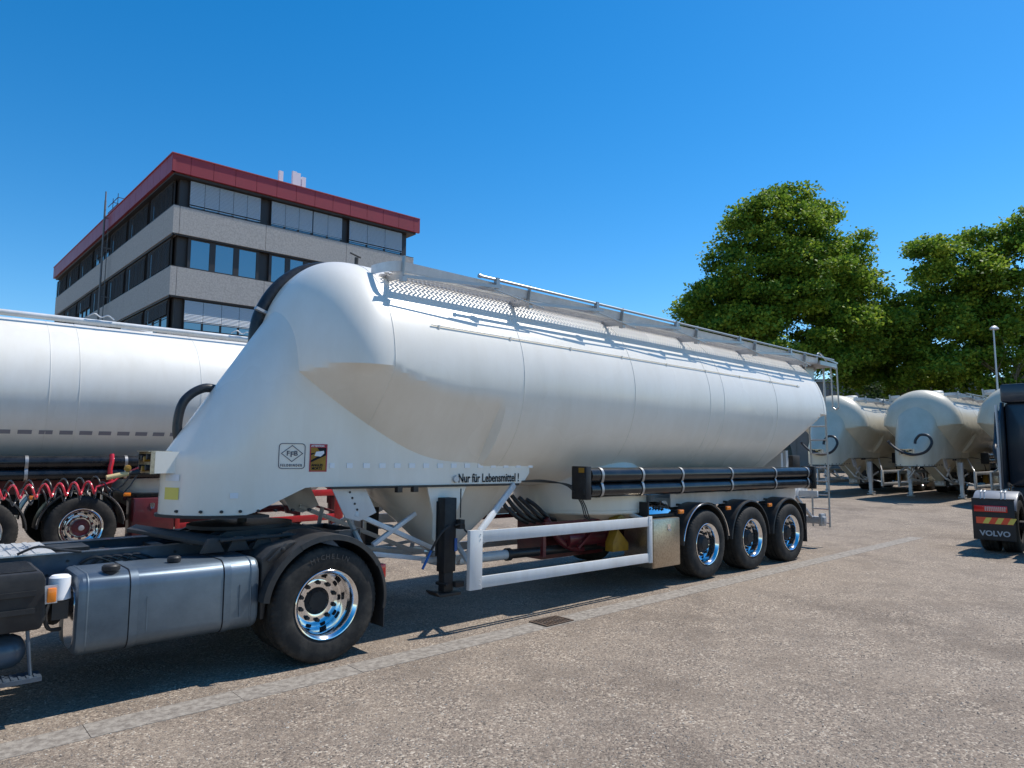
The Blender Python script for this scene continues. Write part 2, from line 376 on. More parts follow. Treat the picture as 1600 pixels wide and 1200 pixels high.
# loose stones on the worn surface: nobody could count them
def gravel():
    rnd = np.random.RandomState(11); V = []; F = []
    N_ = 60000
    ang = rnd.uniform(-.75, .75, N_); d = 1.6+8.5*rnd.rand(N_)**1.3
    xx = CAMPOS.x+d*np.cos(yaw+ang); yy = CAMPOS.y+d*np.sin(yaw+ang); s = .0022+.0055*rnd.rand(N_)**2.6
    oct_ = np.array([(1, 0, 0), (0, 1, 0), (-1, 0, 0), (0, -1, 0), (0, 0, .7)])
    ok = ~((yy > -.55) & (yy < -.12) & (rnd.rand(N_) < .35)) & (yy < 3)
    xx, yy, s = xx[ok], yy[ok], s[ok]; n = len(xx)
    a = rnd.uniform(0, 6.28, n); sq = rnd.uniform(.6, 1.4, n)
    P = np.zeros((n, 5, 3))
    for k in range(5):
        ox, oy, oz = oct_[k]; j = rnd.uniform(.7, 1.3, n)
        px = ox*s*sq*j; py = oy*s*j
        P[:, k, 0] = xx+px*np.cos(a)-py*np.sin(a); P[:, k, 1] = yy+px*np.sin(a)+py*np.cos(a); P[:, k, 2] = oz*s*j+.001
    F = np.array([(0, 1, 4), (1, 2, 4), (2, 3, 4), (3, 0, 4)])
    faces = (np.arange(n)[:, None, None]*5+F[None]).reshape(-1, 3)
    me = bpy.data.meshes.new('gravel'); me.from_pydata(P.reshape(-1, 3).tolist(), [], faces.tolist()); me.update()
    Mt = bpy.data.materials.new('gravel_stone'); Mt.use_nodes = True; t = Mt.node_tree; b = t.nodes['Principled BSDF']
    g = t.nodes.new('ShaderNodeNewGeometry'); r = t.nodes.new('ShaderNodeValToRGB')
    r.color_ramp.elements[0].color = (.06, .055, .05, 1); r.color_ramp.elements[1].color = (.55, .5, .43, 1)
    e = r.color_ramp.elements.new(.35); e.color = (.17, .15, .135, 1); e = r.color_ramp.elements.new(.75); e.color = (.32, .28, .24, 1)
    t.links.new(g.outputs['Random Per Island'], r.inputs[0]); t.links.new(r.outputs[0], b.inputs['Base Color']); b.inputs['Roughness'].default_value = .85
    me.materials.append(Mt); o = bpy.data.objects.new('gravel', me); COL.objects.link(o)
    tag(o, 'loose stone chips scattered over the worn yard surface', 'gravel'); o['kind'] = 'stuff'
gravel()

# ------------------------------------------------------------------ wheels
def tyre_mb(Rr, W, notch=.007):
    # profile from outer bead round the tread to the inner bead; y runs inward from the outer face
    hw = W/2
    pr = [(.288, .035), (.300, .022), (.315, .010), (.345, .002), (.40, -.002), (.44, .004), (Rr-.035, .012), (Rr-.018, .020), (Rr-.004, .036), (Rr, .045)]
    y = .045; g = (W-.09)/4
    for i in range(4):
        a = .045+g*i; b = a+g
        if i: pr += [(Rr-.014, a+.001), (Rr-.014, a+.011), (Rr, a+.012)]
        pr += [(Rr, b-.001)]
    pr += [(r, W-yy) for r, yy in reversed(pr[:9])]
    def fn(r, h, i, j):
        if r > Rr-.02 and r > Rr-.019 and (h < .06 or h > W-.06) and (i % 3 == 0): return r-notch
        return r
    return MB().lathe(pr, 192, fn=fn)
def rim_mb(disc, W):
    # deep polished barrel, disc set inward by `disc`
    pr = [(.290, .030), (.303, .016), (.306, .008), (.302, .004), (.294, .006), (.284, .018), (.272, .030), (.262, .050), (.258, disc*.6), (.256, disc-.03),
          (.246, disc-.008), (.232, disc), (.215, disc-.002), (.20, disc-.012), (.19, disc-.015), (.14, disc-.015), (.10, disc-.005), (.10, disc+.04), (.256, disc+.05), (.262, W-.03), (.30, W-.01)]
    return MB().lathe(pr, 72)
def make_wheel(parent, x, yface, z, Rr=.5, W=.385, disc=.17, side=-1, hubm='black', hub_out=.05, dual=False, cap=False, lettering=None):
    """side=-1: outer face towards -Y; +1 towards +Y"""
    hb = MB()
    hr = .128
    hb.lathe([(0.001, disc-hub_out-.055), (.05, disc-hub_out-.055), (.085, disc-hub_out-.05), (.10, disc-hub_out-.035), (hr, disc-hub_out-.01), (hr+.004, disc-.01), (.14, disc-.013)], 40)
    for k in range(8 if not cap else 0):
        a = k*math.pi/4; hb.cyl((.085*math.cos(a), disc-hub_out-.056, .085*math.sin(a)), (.085*math.cos(a), disc-hub_out-.04, .085*math.sin(a)), .010, 8)
    hb.lathe([(.10, disc+.02), (.20, disc+.06), (.205, W-.02), (.03, W-.01)], 32)      # brake drum behind the disc
    w_ = hb.build('wheel', M[hubm], parent)
    t = tyre_mb(Rr, W).build('tyre', M['rubber'], w_, ang=28)
    rm = rim_mb(disc, W).build('rim', M['polish'], w_)
    nb = MB()
    for k in range(10):
        a = (k+.5)*math.pi/5; c, s_ = .1675*math.cos(a), .1675*math.sin(a)
        nb.cyl((c, disc-.055, s_), (c, disc-.014, s_), .017, 6); nb.cyl((c, disc-.02, s_), (c, disc-.0145, s_), .021, 14)
    nb.build('lug_nuts', M['dark'] if hubm != 'darkred' else M['darkred'], w_)
    hh = MB()
    for k in range(10):
        a = k*math.pi/5; c, s_ = .222*math.cos(a), .222*math.sin(a)
        hh.cyl((c, disc-.006, s_), (c, disc+.01, s_), .026, 16)
    hh.build('painted_vent_holes', M['ink'], w_)  # black discs paint in the dark of holes that are not cut
    if cap:
        cb = MB(); cb.lathe([(.001, disc-hub_out-.075), (.036, disc-hub_out-.072), (.044, disc-hub_out-.056)], 24); cb.build('hub_cap', M['galv'], w_)
    if dual:
        t2 = tyre_mb(Rr, W); t2.v = [(a, b+W+.035, c) for a, b, c in t2.v]; t2.build('inner_tyre', M['rubber'], w_, ang=28)
    if lettering:
        # raised maker's name along the upper sidewall
        txt = lettering; rad = .402; step = 6.6
        for i, ch in enumerate(txt):
            pass
        mb = MB()
        for i, ch in enumerate(txt):
            a = R(112-i*step)
            cu = bpy.data.curves.new('c', 'FONT'); cu.body = ch; cu.size = .062; cu.extrude = .0015; cu.align_x = 'CENTER'; cu.resolution_u = 2
            ob = bpy.data.objects.new('c', cu); COL.objects.link(ob); dg = bpy.context.evaluated_depsgraph_get()
            me = bpy.data.meshes.new_from_object(ob.evaluated_get(dg)); bpy.data.objects.remove(ob)
            rot = Matrix.Translation((rad*math.cos(a), -.0035, rad*math.sin(a))) @ Matrix.Rotation(-(a-math.pi/2), 4, 'Y') @ mtx_side(0, 0, 0)
            me.transform(rot); mb.add([tuple(v.co) for v in me.vertices], [tuple(p.vertices) for p in me.polygons])
        mb.build('lettering', mat('tyre_lettering', (.055, .052, .05), .6), w_, False)
    w_.location = (x, yface, z)
    if side > 0: w_.rotation_euler = (0, 0, math.pi)
    return w_
def fender_mb(cx, cz, r, a0, a1, y0, y1, th=.012, lip=.02, n=26):
    mb = MB(); vs = []; prof = [(r-lip, y0), (r, y0+.006), (r+.006, y0+.03), (r+.006, y1-.02), (r, y1), (r-th, y1-.004), (r-th, y0+.02), (r-lip-.004, y0+.012)]
    K = len(prof)
    for i in range(n+1):
        a = R(a0+(a1-a0)*i/n)
        vs += [(cx+rr*math.cos(a), yy, cz+rr*math.sin(a)) for rr, yy in prof]
    fs = [(i*K+j, (i+1)*K+j, (i+1)*K+(j+1) % K, i*K+(j+1) % K) for i in range(n) for j in range(K)]
    fs += [tuple(range(K)), tuple(n*K+j for j in reversed(range(K)))]
    return mb.add(vs, fs)

# ------------------------------------------------------------------ silo trailer
YC = 1.27; RT = 1.27; ZC = 2.64
FC = dict(cx=-4.0, a=2.37, b=1.40, z0=.45, n=3.2); RC = dict(cx=1.0, a=3.78, b=2.0, z0=.35, n=2.2)
def cap_r(x):
    if x < -5.5:      # tight knuckle, then a shallow dish
        t = min(1, -(x+5.5)/.85); return RT*max(0, 1-t**2.6)**.62
    if x > 4.1: return RT*math.sqrt(max(0, 1-((x-4.1)/.7)**2))
    return RT
def tank_r(x, c, s):
    """radius of the shell at station x in direction (c, s) = (y, z)"""
    r = cap_r(x)
    if s >= 0: return r
    for K, on in ((FC, x < FC['cx']), (RC, x > RC['cx'])):
        if not on: continue
        lo, hi = 0., r+.2
        for _ in range(22):
            md = (lo+hi)/2; sc = (ZC+s*md-K['z0'])/(ZC-K['z0'])
            ins = sc > 0 and abs((x-K['cx'])/(K['a']*sc))**K['n']+abs(c*md/(K['b']*sc))**K['n'] < 1
            if ins: lo = md
            else: hi = md
        k = min(.02, r*.2)*smooth(0, .15, -s)      # welded corner has a radius
        h = max(0., k-abs(r-lo))/max(k, 1e-6); r = max(.0005, min(r, lo)-h*h*k*.25)
    return r
def tank_mesh():
    xs = [-5.5-.85*(1-(i/40)**1.6) for i in range(40)]+list(np.linspace(-5.5, -4.0, 26))[0:]
    xs += list(np.linspace(-3.5, .8, 10))+list(np.linspace(1.0, 4.1, 34))+[4.1+.7*math.sin(math.pi/2*i/18) for i in range(1, 19)]
    xs[0] = -6.3499; xs[-1] = 4.7999
    n = 128; vs = []
    for x in xs:
        for k in range(n):
            a = 2*math.pi*k/n; c, s = math.cos(a), math.sin(a); s = 0. if abs(s) < 1e-9 else s; r = tank_r(x, c, s)
            vs.append((x, YC+c*r, ZC+s*r))
    fs = [(i*n+k, i*n+(k+1) % n, (i+1)*n+(k+1) % n, (i+1)*n+k) for i in range(len(xs)-1) for k in range(n)]
    fs += [tuple(range(n)), tuple((len(xs)-1)*n+k for k in reversed(range(n)))]
    return MB().add(vs, fs)
def xfront(z):
    if z < 1.72: return -7.23
    return -7.23+.645*(z-1.72)
def ziline(x): return 1.72+(x+7.23)/.645
def web_bottom(x):
    if x < -6.6: return 1.19
    if x < -6.1: return 1.19+(x+6.6)/.5*.25
    if x > -3.32: return 1.44+(x+3.32)*1.2
    return 1.44
def Wweb(x): return .40+.39*smooth(-7.9, -5.2, x)
def neck_mesh():
    xs = [-7.23+.22*(i/10)**2 for i in range(11)]+list(np.linspace(-7.0, -3.22, 52)); xs[0] = -7.2299
    nz = 22; rows = []
    for x in xs:
        zl = web_bottom(x)
        zh = max(min(ziline(x), 3.62-max(0, x+6.0)*1.6), 1.72 if x < -6 else 1.82)
        if x > -5.6: zh = min(zh, max(1.82, 2.75-(x+5.6)*.85*1.0))
        W = Wweb(x)
        col = []
        for j in range(nz+1):
            t = j/nz; z = zl+(zh-zl)*(1-(1-t)**2)
            d = x-xfront(z); e = .55
            q = min(1, max(0, d/e)); wd = W*max(0, 1-(1-q)**2.7)**.58
            wd = max(wd, .002)
            col.append((x, wd, z))
        rows.append(col)
    vs = []; n = nz+1
    for col in rows: vs += [(x, YC-wd, z) for x, wd, z in col]
    o = len(vs)
    for col in rows: vs += [(x, YC+wd, z) for x, wd, z in col]
    fs = []
    for i in range(len(rows)-1):
        for j in range(nz):
            a = i*n+j; fs.append((a, a+n, a+n+1, a+1)); fs.append((o+a, o+a+1, o+a+n+1, o+a+n))
        a = i*n; fs.append((a, o+a, o+a+n, a+n)); a = i*n+nz; fs.append((a, a+n, o+a+n, o+a))
    L_ = (len(rows)-1)*n
    for j in range(nz): fs.append((L_+j, o+L_+j, o+L_+j+1, L_+j+1))
    for j in range(nz): fs.append((j, j+1, o+j+1, o+j))
    return MB().add(vs, fs)
def econe(K, z0, z1, shrink=.004, n=72, steps=14):
    prof = []; vs = []
    for i in range(steps+1):
        z = z0+(z1-z0)*i/steps; s = (z-K['z0'])/(ZC-K['z0'])
        for k in range(n):
            c, q = math.cos(2*math.pi*k/n), math.sin(2*math.pi*k/n); e = 2/K.get('n', 2)
            vs.append((K['cx']+(K['a']*s-shrink)*math.copysign(abs(c)**e, c), YC+(K['b']*s-shrink)*math.copysign(abs(q)**e, q), z))
    fs = [(i*n+k, i*n+(k+1) % n, (i+1)*n+(k+1) % n, (i+1)*n+k) for i in range(steps) for k in range(n)]
    fs.append(tuple(range(n)))
    return MB().add(vs, fs)

def make_silo(name, label, P='white', CH='white2', UN='darkred', detail=True, hubm='black', tubem='gloss', group=None, legz=.27, dashm='dash', cap=False, guardm=None, nose_hose=True, lockm='stainless'):
    root = empty(name, label, 'silo trailer', group=group)
    p, ch, un = M[P], M[CH], M[UN]; gd = M[guardm] if guardm else ch
    sides = (-1, 1)
    shell = tank_mesh().build('tank_shell', p, root, ang=22)
    # weld seams following the shell
    for x in (-5.495, -3.75, -1.7, .15, .55, 2.25, 4.09):
        path = []
        for k in range(0, 97):
            a = -math.pi*.5+2*math.pi*k/96; c, s = math.cos(a), math.sin(a); s = 0. if abs(s) < 1e-9 else s
            r = tank_r(x, c, s)+.0005; path.append((x, YC+c*r, ZC+s*r))
        MB().tube(path, .0045, 5, False).build('weld_seam', p, shell)
    for x0, x1, zz in (((-5.02, 3.3, 3.13),) if detail else ()):
        for sg in sides:
            sm = MB(); u = math.sqrt(RT**2-(zz-ZC)**2)+.012
            sm.tube([(x0, YC+sg*u, zz), (x1, YC+sg*u, zz)], .006, 6)
            for i in range(9):
                xx = x0+.1+i*(x1-x0-.2)/8; sm.box(xx-.01, xx+.01, YC+sg*u-.008, YC+sg*u+.008, zz-.03, zz+.008)
            sm.build('drip_rail', p, shell)
    nk = neck_mesh().build('neck_fairing', p, root, ang=40)
    # base plate of the neck with bolts, kingpin
    fl = MB(); n = 60
    out = []
    for i in range(31):
        x = -7.26+.80*(i/30); q = min(1, (x+7.26)/.55); out.append((x, (Wweb(x)+.03)*max(0, 1-(1-q)**2.7)**.58))
    pts = [(x, YC-w_) for x, w_ in out]+[(-6.44, YC-Wweb(-6.44)-.03), (-6.44, YC+Wweb(-6.44)+.03)]+[(x, YC+w_) for x, w_ in reversed(out)]
    N_ = len(pts); fl.add([(x, y, 1.165) for x, y in pts]+[(x, y, 1.188) for x, y in pts], [tuple(range(N_)), tuple(range(2*N_-1, N_-1, -1))]+[(i, i+N_, (i+1) % N_+N_, (i+1) % N_) for i in range(N_)])
    fl.cyl((-6.45, YC, 1.16), (-6.45, YC, 1.05), .045, 16)
    fl.build('coupling_plate', M['dark'], root)
    bl = MB()
    for i in range(8):
        x = -7.15+i*.155; q = min(1, (x+7.23)/.55); wd = Wweb(x)*max(0, 1-(1-q)**2.7)**.58
        for sg in sides: bl.cyl((x, YC+sg*(wd-.02), 1.225), (x, YC+sg*(wd+.018), 1.225), .014, 8)
    bl.build('bolts', M['dark'], nk)
    # hoppers
    h1 = econe(FC, .60, 1.86); h1.build('hopper', p, root)
    v = MB(); v.cyl((-4, YC, .62), (-4, YC, .44), .13, 20); v.cyl((-4, YC-.16, .50), (-4, YC+.16, .50), .09, 16); v.cyl((-4, YC, .56), (-4, YC, .59), .19, 20)
    v.build('outlet_valve', ch, root)
    d2 = MB(); d2.lathe([(.70, .95), (.86, .70), (.97, .42), (.99, .30), (.99, .02), (.975, 0), (.95, -.005), (.5, -.30), (.16, -.42), (.16, -.5), (.001, -.5)], 80, 'Z', (-1.45, YC, .99)); d2.build('hopper', p, root, ang=25)
    sm2 = MB(); sm2.lathe([(.993, .30), (.997, .303), (.993, .306)], 80, 'Z', (-1.45, YC, .74)); sm2.build('seam', p, shell)
    h3 = econe(dict(cx=1.6, a=1.9, b=1.4, z0=.55), .95, 1.7, steps=4); h3.build('hopper', p, root)
    # frame behind: two long beams over the axles, axle hangers
    fr = MB()
    for sg in sides:
        fr.box(-.4, 4.85, YC+sg*.5-.04, YC+sg*.5+.04, 1.02, 1.26)
        fr.box(-.45, 3.5, YC+sg*.92-.01, YC+sg*.92+.01, 1.04, 1.62)
        for x in (-.3, .65, 1.96, 3.27, 4.5): fr.box(x-.03, x+.03, YC-.9+(0 if sg < 0 else .9), YC+(0 if sg < 0 else .9), 1.04, 1.16)
    fr.build('chassis_frame', ch, root, bev=.004)
    ax = MB()
    for i in range(3):
        x = 1.31*i; ax.cyl((x, .25, .5), (x, 2*YC-.25, .5), .065, 14)
        for sg in sides:
            ax.bar((x-.5, YC+sg*.5, .78), (x+.05, YC+sg*.5, .42), .09, .08); ax.box(x-.56, x-.42, YC+sg*.5-.05, YC+sg*.5+.05, .7, 1.04)
            ax.cyl((x+.25, YC+sg*.5, .5), (x+.25, YC+sg*.5, .95), .12, 14)
    ax.build('axles', M['dark'], root)
    for i in range(3):
        for sg in sides:
            make_wheel(root, 1.31*i, YC+sg*YC, .5, .5, .385, .15, sg, hubm, cap=cap)
            f = fender_mb(1.31*i, .5, .60, 2, 178, .02, .44)
            if sg > 0: f.flip(YC)
            fo = f.build('mudguard', M['fender'], root, ang=40)
            if i == 0:
                t_ = MB(); t_.tube([(1.31*i+.606*math.cos(R(a)), .012, .5+.606*math.sin(R(a))) for a in range(8, 173, 4)], .008, 6)
                if sg > 0: t_.flip(YC)
                t_.build('trim', M['polish'], fo)
            for dx in (-.3, .3):
                bk = MB(); bk.bar((1.31*i+dx, .28, 1.07), (1.31*i+dx, .8, 1.1), .04, .03)
                if sg > 0: bk.flip(YC)
                bk.build('bracket', M['dark'], fo)
    for sg in sides:
        mf = MB(); mf.box(3.245, 3.262, .03, .42, .30, .98)
        if sg > 0: mf.flip(YC)
        mf.build('mud_flap', M['flap'], root)
        for x, z in ((-.62, 1.0), (.655, 1.0), (1.965, 1.0)):
            lm = MB(); lm.box(x-.055, x+.055, .03, .065, z-.028, z+.028); hld = MB(); hld.box(x-.06, x+.06, .065, .08, z-.035, z+.035); hld.bar((x, .08, z), (x, .45, z+.03), .03, .02)
            if sg > 0: lm.flip(YC); hld.flip(YC)
            l_ = lm.build('marker_lamp', M['amber'], root, bev=.008); hld.build('lamp_bracket', M['black'], l_)
    # hose tubes
    for sg in sides:
        for z, rr in ((1.535, .098), (1.345, .093)):
            t = MB(); t.cyl((-2.55, .12, z), (3.62, .12, z), rr, 36); t.build('hose_tube', M[tubem], root) if sg < 0 else t.flip(YC).build('hose_tube', M[tubem], root)
        for x0, x1 in ((-2.70, -2.60), (3.58, 3.66)):
            e = MB(); e.box(x0, x1, -.0, .25, 1.235, 1.65)
            e.box(x0-.012, x0+.01, .02, .05, 1.3, 1.36); e.box(x0-.012, x0+.01, .02, .05, 1.5, 1.56)
            if sg > 0: e.flip(YC)
            e.build('tube_end_cap', M['black'], root, bev=.03)
        for x in (-2.35, -1.51, -.58, .77, 2.18, 3.4):
            s_ = MB(); path = []
            for k in range(15):
                a = R(90+k*180/14); path.append((x, .12+.103*math.cos(a), 1.535+.103*math.sin(a)) if a < R(181) else None)
            pth = [(x, .14, 1.64), (x, .08, 1.633), (x, .035, 1.60), (x, .014, 1.54), (x, .03, 1.46), (x, .044, 1.44), (x, .03, 1.41), (x, .018, 1.345), (x, .04, 1.28), (x, .09, 1.25), (x, .16, 1.25), (x, .3, 1.3)]
            cm = catmull(pth, 4)
            for i in range(len(cm)-1): s_.bar(cm[i], cm[i+1]+(cm[i+1]-cm[i])*.1, .045, .006, (1, 0, 0)) if False else None
            vs = []; 
            for q in cm: vs += [(x-.022, q.y, q.z), (x+.022, q.y, q.z)]
            fs = [(2*i, 2*i+1, 2*i+3, 2*i+2) for i in range(len(cm)-1)]; s_.add(vs, fs)
            vs2 = [(a, b+.004, c) for a, b, c in vs]; s_.add(vs2, fs)
            s_.box(x-.015, x+.015, .2, .5, 1.25, 1.28)
            if sg > 0: s_.flip(YC)
            s_.build('tube_strap', M['alurail'], root)
    # side guards
    for sg in sides:
        g = MB()
        for z0, z1, e in ((.84, .965, 0), (.365, .485, 0)): g.box(-4.40, -1.37, .0, .03, z0, z1)
        g.build('guard_rail', gd, root, bev=.005) if sg < 0 else g.flip(YC).build('guard_rail', gd, root, bev=.005)
        for x0, x1, y0, y1 in ((-4.52, -4.35, -.004, .05), (-1.44, -1.37, -.006, .03)):
            q = MB(); q.box(x0, x1, y0, y1, .355, .975)
            for dz in (.40, .45, .88, .93): q.cyl((x1-.03, y0-.004, dz), (x1-.03, y0, dz), .008, 8)
            if sg > 0: q.flip(YC)
            q.build('guard_post', gd, root, bev=.006)
        for A, B, w1, w2, uv in (((-4.35, .05, .95), (-3.48, .47, 1.42), .07, .035, (0, 1, 0)), ((-4.4, .04, .5), (-4.0, .9, .7), .05, .04, (0, 0, 1)), ((-1.4, .03, .9), (-1.4, .8, 1.1), .05, .05, (0, 0, 1))):
            q = MB(); q.bar(A, B, w1, w2, uv)
            if sg > 0: q.flip(YC)
            q.build('guard_strut', ch, root, bev=.004)
        # stainless locker
        b = MB(); b.box(-1.355, -.72, .002, .50, .27, .93)
        if sg > 0: b.flip(YC)
        bo = b.build('locker', M[lockm], root, bev=.012)
        b = MB(); b.box(-1.34, -.735, -.006, .0, .285, .915)
        if sg > 0: b.flip(YC)
        b.build('locker_door', M[lockm], bo, bev=.003)
        b = MB(); b.cyl((-1.0, -.014, .80), (-1.0, -.007, .80), .035, 20); b.box(-1.035, -.965, -.016, -.008, .81, .85)
        b.tube([(-1.02, -.014, .78), (-1.02, -.03, .755), (-.98, -.03, .755), (-.98, -.014, .78)], .005, 6)
        if sg > 0: b.flip(YC)
        b.build('latch', M['polish'], bo)
        # landing leg
        l = MB(); l.box(-4.87, -4.71, .36, .50, .50, 1.30); l.box(-4.885, -4.695, .50, .515, .66, 1.26)
        lo = l if sg < 0 else l.flip(YC)
        leg = lo.build('landing_leg', M['black'] if detail else ch, root, bev=.008)
        leg.location.x = .28
        l = MB(); l.box(-4.85, -4.73, .375, .485, legz+.02, .50); l.box(-4.93, -4.65, .33, .53, legz-.02, legz+.015); l.bar((-4.93, .43, legz-.01), (-4.98, .43, legz+.04), .2, .02); l.cyl((-4.84, .33, legz+.1), (-4.84, .53, legz+.1), .02, 10)
        l.box(-4.72, -4.60, .34, .42, legz+.06, legz+.12)
        if sg > 0: l.flip(YC)
        l.build('foot', M['dark'] if detail else ch, leg, bev=.006)
        l = MB()
        l.tube(catmull([(-4.74, .34, 1.0), (-4.66, .30, 1.02), (-4.64, .3, .95), (-4.60, .25, .9)], 4), .012, 6)
        l.box(-4.70, -4.64, .3, .4, .96, 1.06)
        if sg > 0: l.flip(YC)
        l.build('crank', M['dark'], leg)
        if detail and sg < 0:
            MB().box(-4.735, -4.70, .35, .358, .72, .86).build('blue_tape', M['blue'], leg)
        # leg mounting plate down from the web
        l = MB(); l.prism([(-5.02, 1.45), (-4.45, 1.45), (-4.62, 1.1), (-4.92, 1.1)], .505, .525)
        l.prism([(-4.92, 1.1), (-4.88, 1.1), (-4.88, .8), (-4.92, .85)], .505, .525)
        if sg > 0: l.flip(YC)
        l.build('leg_bracket', p, root).location.x = .28
        # gusset and diagonal braces of the front frame
        l = MB(); l.prism([(-5.83, 1.44), (-5.45, 1.44), (-5.30, 1.16), (-5.50, 1.08), (-5.66, 1.12)], .60, .615)
        l.bar((-5.55, .62, 1.16), (-4.1, .8, .56), .05, .05); l.bar((-5.3, .66, .82), (-4.75, .7, 1.12), .045, .045)
        l.bar((-5.36, .66, .74), (-4.1, .8, .52), .05, .05); l.bar((-5.45, 1.0, 1.15), (-5.36, .66, .70), .04, .04)
        l.bar((-4.1, .8, .54), (-3.75, .4, .9), .05, .05); l.bar((-4.75, .52, .62), (-4.0, .9, .56), .05, .05)
        if sg > 0: l.flip(YC)
        l.build('brace', ch, root, bev=.004)
        l = MB()
        for k in range(4): l.cyl((-5.62+.03*k, .594, 1.38-.06*k), (-5.62+.03*k, .60, 1.38-.06*k), .012, 8)
        if sg > 0: l.flip(YC)
        l.build('bolts', M['dark'], nk)
    # discharge pipe
    d = MB(); d.cyl((-4.0, .9, .52), (-3.2, .9, .52), .062, 20); d.build('discharge_pipe', ch, root)
    d = MB(); d.cyl((-3.2, .9, .52), (-.6, .9, .50), .06, 20); d.cyl((-3.22, .9, .52), (-3.16, .9, .52), .08, 20); d.build('discharge_hose', M['hose'], root)
    # dark red piping, valves and carrier under the drum
    u = MB(); u.bar((-2.9, .55, .9), (-.7, .55, .9), .06, .06); u.bar((-2.9, .55, .9), (-2.9, .55, .5), .05, .05); u.bar((-2.9, 1.9, .9), (-.7, 1.9, .9), .06, .06)
    u.cyl((-2.3, .75, .66), (-1.5, .75, .66), .11, 20); u.cyl((-1.45, .62, .62), (-1.45, .85, .62), .13, 20); u.cyl((-2.0, .7, .66), (-2.0, .7, .95), .05, 12)
    u.cyl((-1.75, .66, .78), (-1.75, .70, .78), .10, 18); u.tube(catmull([(-2.6, .8, .95), (-2.45, .75, .7), (-2.2, .75, .55), (-1.9, .8, .5)], 5), .045, 10)
    u.bar((-2.2, .6, .55), (-1.75, .6, .85), .03, .03); u.bar((-1.3, .7, .85), (-1.0, .7, .55), .05, .05); u.box(-2.3, -1.0, 1.2, 1.7, .34, .90)
    u.build('valve_assembly', un, root)
    # yellow wheel chock in holder
    for sg in (-1,):
        c = MB(); c.prism([(-1.83, .50), (-1.50, .50), (-1.50, .60), (-1.72, .80), (-1.83, .62)], .30, .44); c.prism([(-1.80, .84), (-1.48, .84), (-1.52, .92), (-1.64, .99), (-1.75, .94)], .30, .44)
        c.build('wheel_chock', M['yellow'], root, bev=.008)
    # dangling black hoses under the nose of hopper 2
    hz = MB()
    for k in range(5):
        x = -3.35+k*.13; hz.tube(catmull([(x, .95, 1.32-.03*k), (x+.12, .9, 1.12), (x+.28, .85, .98), (x+.5, .9, .90)], 5), .028, 8)
    hz.tube(catmull([(-3.7, .9, .78), (-3.2, .85, .80), (-2.6, .85, .84), (-2.2, .85, .84)], 5), .03, 8)
    hz.box(-3.5, -3.35, .9, 1.1, 1.15, 1.3)
    hz.build('air_hoses', M['hose'], root)
    cb = MB()
    for k, dx in enumerate((0, .035, .075)):
        cb.tube(catmull([(-3.35, .475, 1.46), (-3.05+dx, .40-.0*k, 1.47-.012*k), (-2.78+dx*1.3, .24+dx*.2, 1.40), (-2.62+dx, .17+dx*.2, 1.20), (-2.56+dx, .15, 1.02), (-2.40, .2, .955), (-2.2, .3, .94)], 7), .008, 6)
    cb.tube([(-5.9, .47, 1.432), (-3.4, .47, 1.425)], .012, 6)
    for x in (-5.15, -4.95): cb.box(x, x+.06, .44, .5, 1.37, 1.43)
    cb.build('cable', M['hose'], root)
    # reflective dashes
    ds = MB()
    if dashm == 'dash':
        for k in range(15):
            x = -5.885+k*.172+.004*k*k*.3; yw = YC-Wweb(x)
            ds.box(x, x+.075, yw-.008, yw+.02, 1.625, 1.675)
        # the same on the other side
        ds.mir(YC); ds.build('reflective_tape', M[dashm], nk, False)
    # --- walkways along both shoulders of the tank: expanded metal carried on brackets
    ZD = 3.685
    for sg in sides:
        gt = MB(); pitch_ = .058; x = -5.42; ny = 12; hw_ = .0095; y0 = .20
        while x < 4.3:
            y1 = .70; vs = []
            for j in range(ny+1):
                y = y0+(y1-y0)*j/ny; xx = x+pitch_*.40*(1 if j % 2 else -1)
                vs += [(xx-hw_, y, ZD+.012), (xx+hw_, y, ZD-.012)]
            if x < -5.30:
                k0 = 2*int((-5.30-x)/.12*8); vs = vs[k0:] if len(vs)-k0 >= 6 else vs[-6:]
            gt.add(vs, [(2*j, 2*j+1, 2*j+3, 2*j+2) for j in range(len(vs)//2-1)])
            x += pitch_
        gt.box(-5.3, 4.3, .195, .275, ZD-.024, ZD-.013); gt.box(-5.42, 4.3, .50, .512, ZD-.02, ZD-.006)
        if sg > 0: gt.flip(YC)
        gt.build('walkway_grating', M['alu'], root, False)
        k = MB()
        def strip(P, th=.005):      # P: list of (bottom, top) points
            vs = []
            for a, b in P: vs += [a, b, (a[0]+.001, a[1]+th, a[2]), (b[0]+.001, b[1]+th, b[2])]
            fs = []
            for i in range(len(P)-1):
                o = 4*i; fs += [(o, o+4, o+5, o+1), (o+2, o+3, o+7, o+6), (o+1, o+5, o+7, o+3), (o, o+2, o+6, o+4)]
            fs += [(0, 1, 3, 2), (4*len(P)-4, 4*len(P)-2, 4*len(P)-1, 4*len(P)-3)]; k.add(vs, fs)
        end = [((-5.32-.17*math.sin(R(a)), .19+.36*(1-math.cos(R(a))), ZD-.02), (-5.32-.17*math.sin(R(a)), .175+.37*(1-math.cos(R(a))), ZD+.085)) for a in (90, 75, 60, 45, 30, 15)]
        strip(end+[((-5.32, .19, ZD-.014), (-5.32, .172, ZD+.082)), ((4.3, .19, ZD-.014), (4.3, .172, ZD+.082))])
        if sg > 0: k.flip(YC)
        k.build('kick_plate', M['alu'], root)
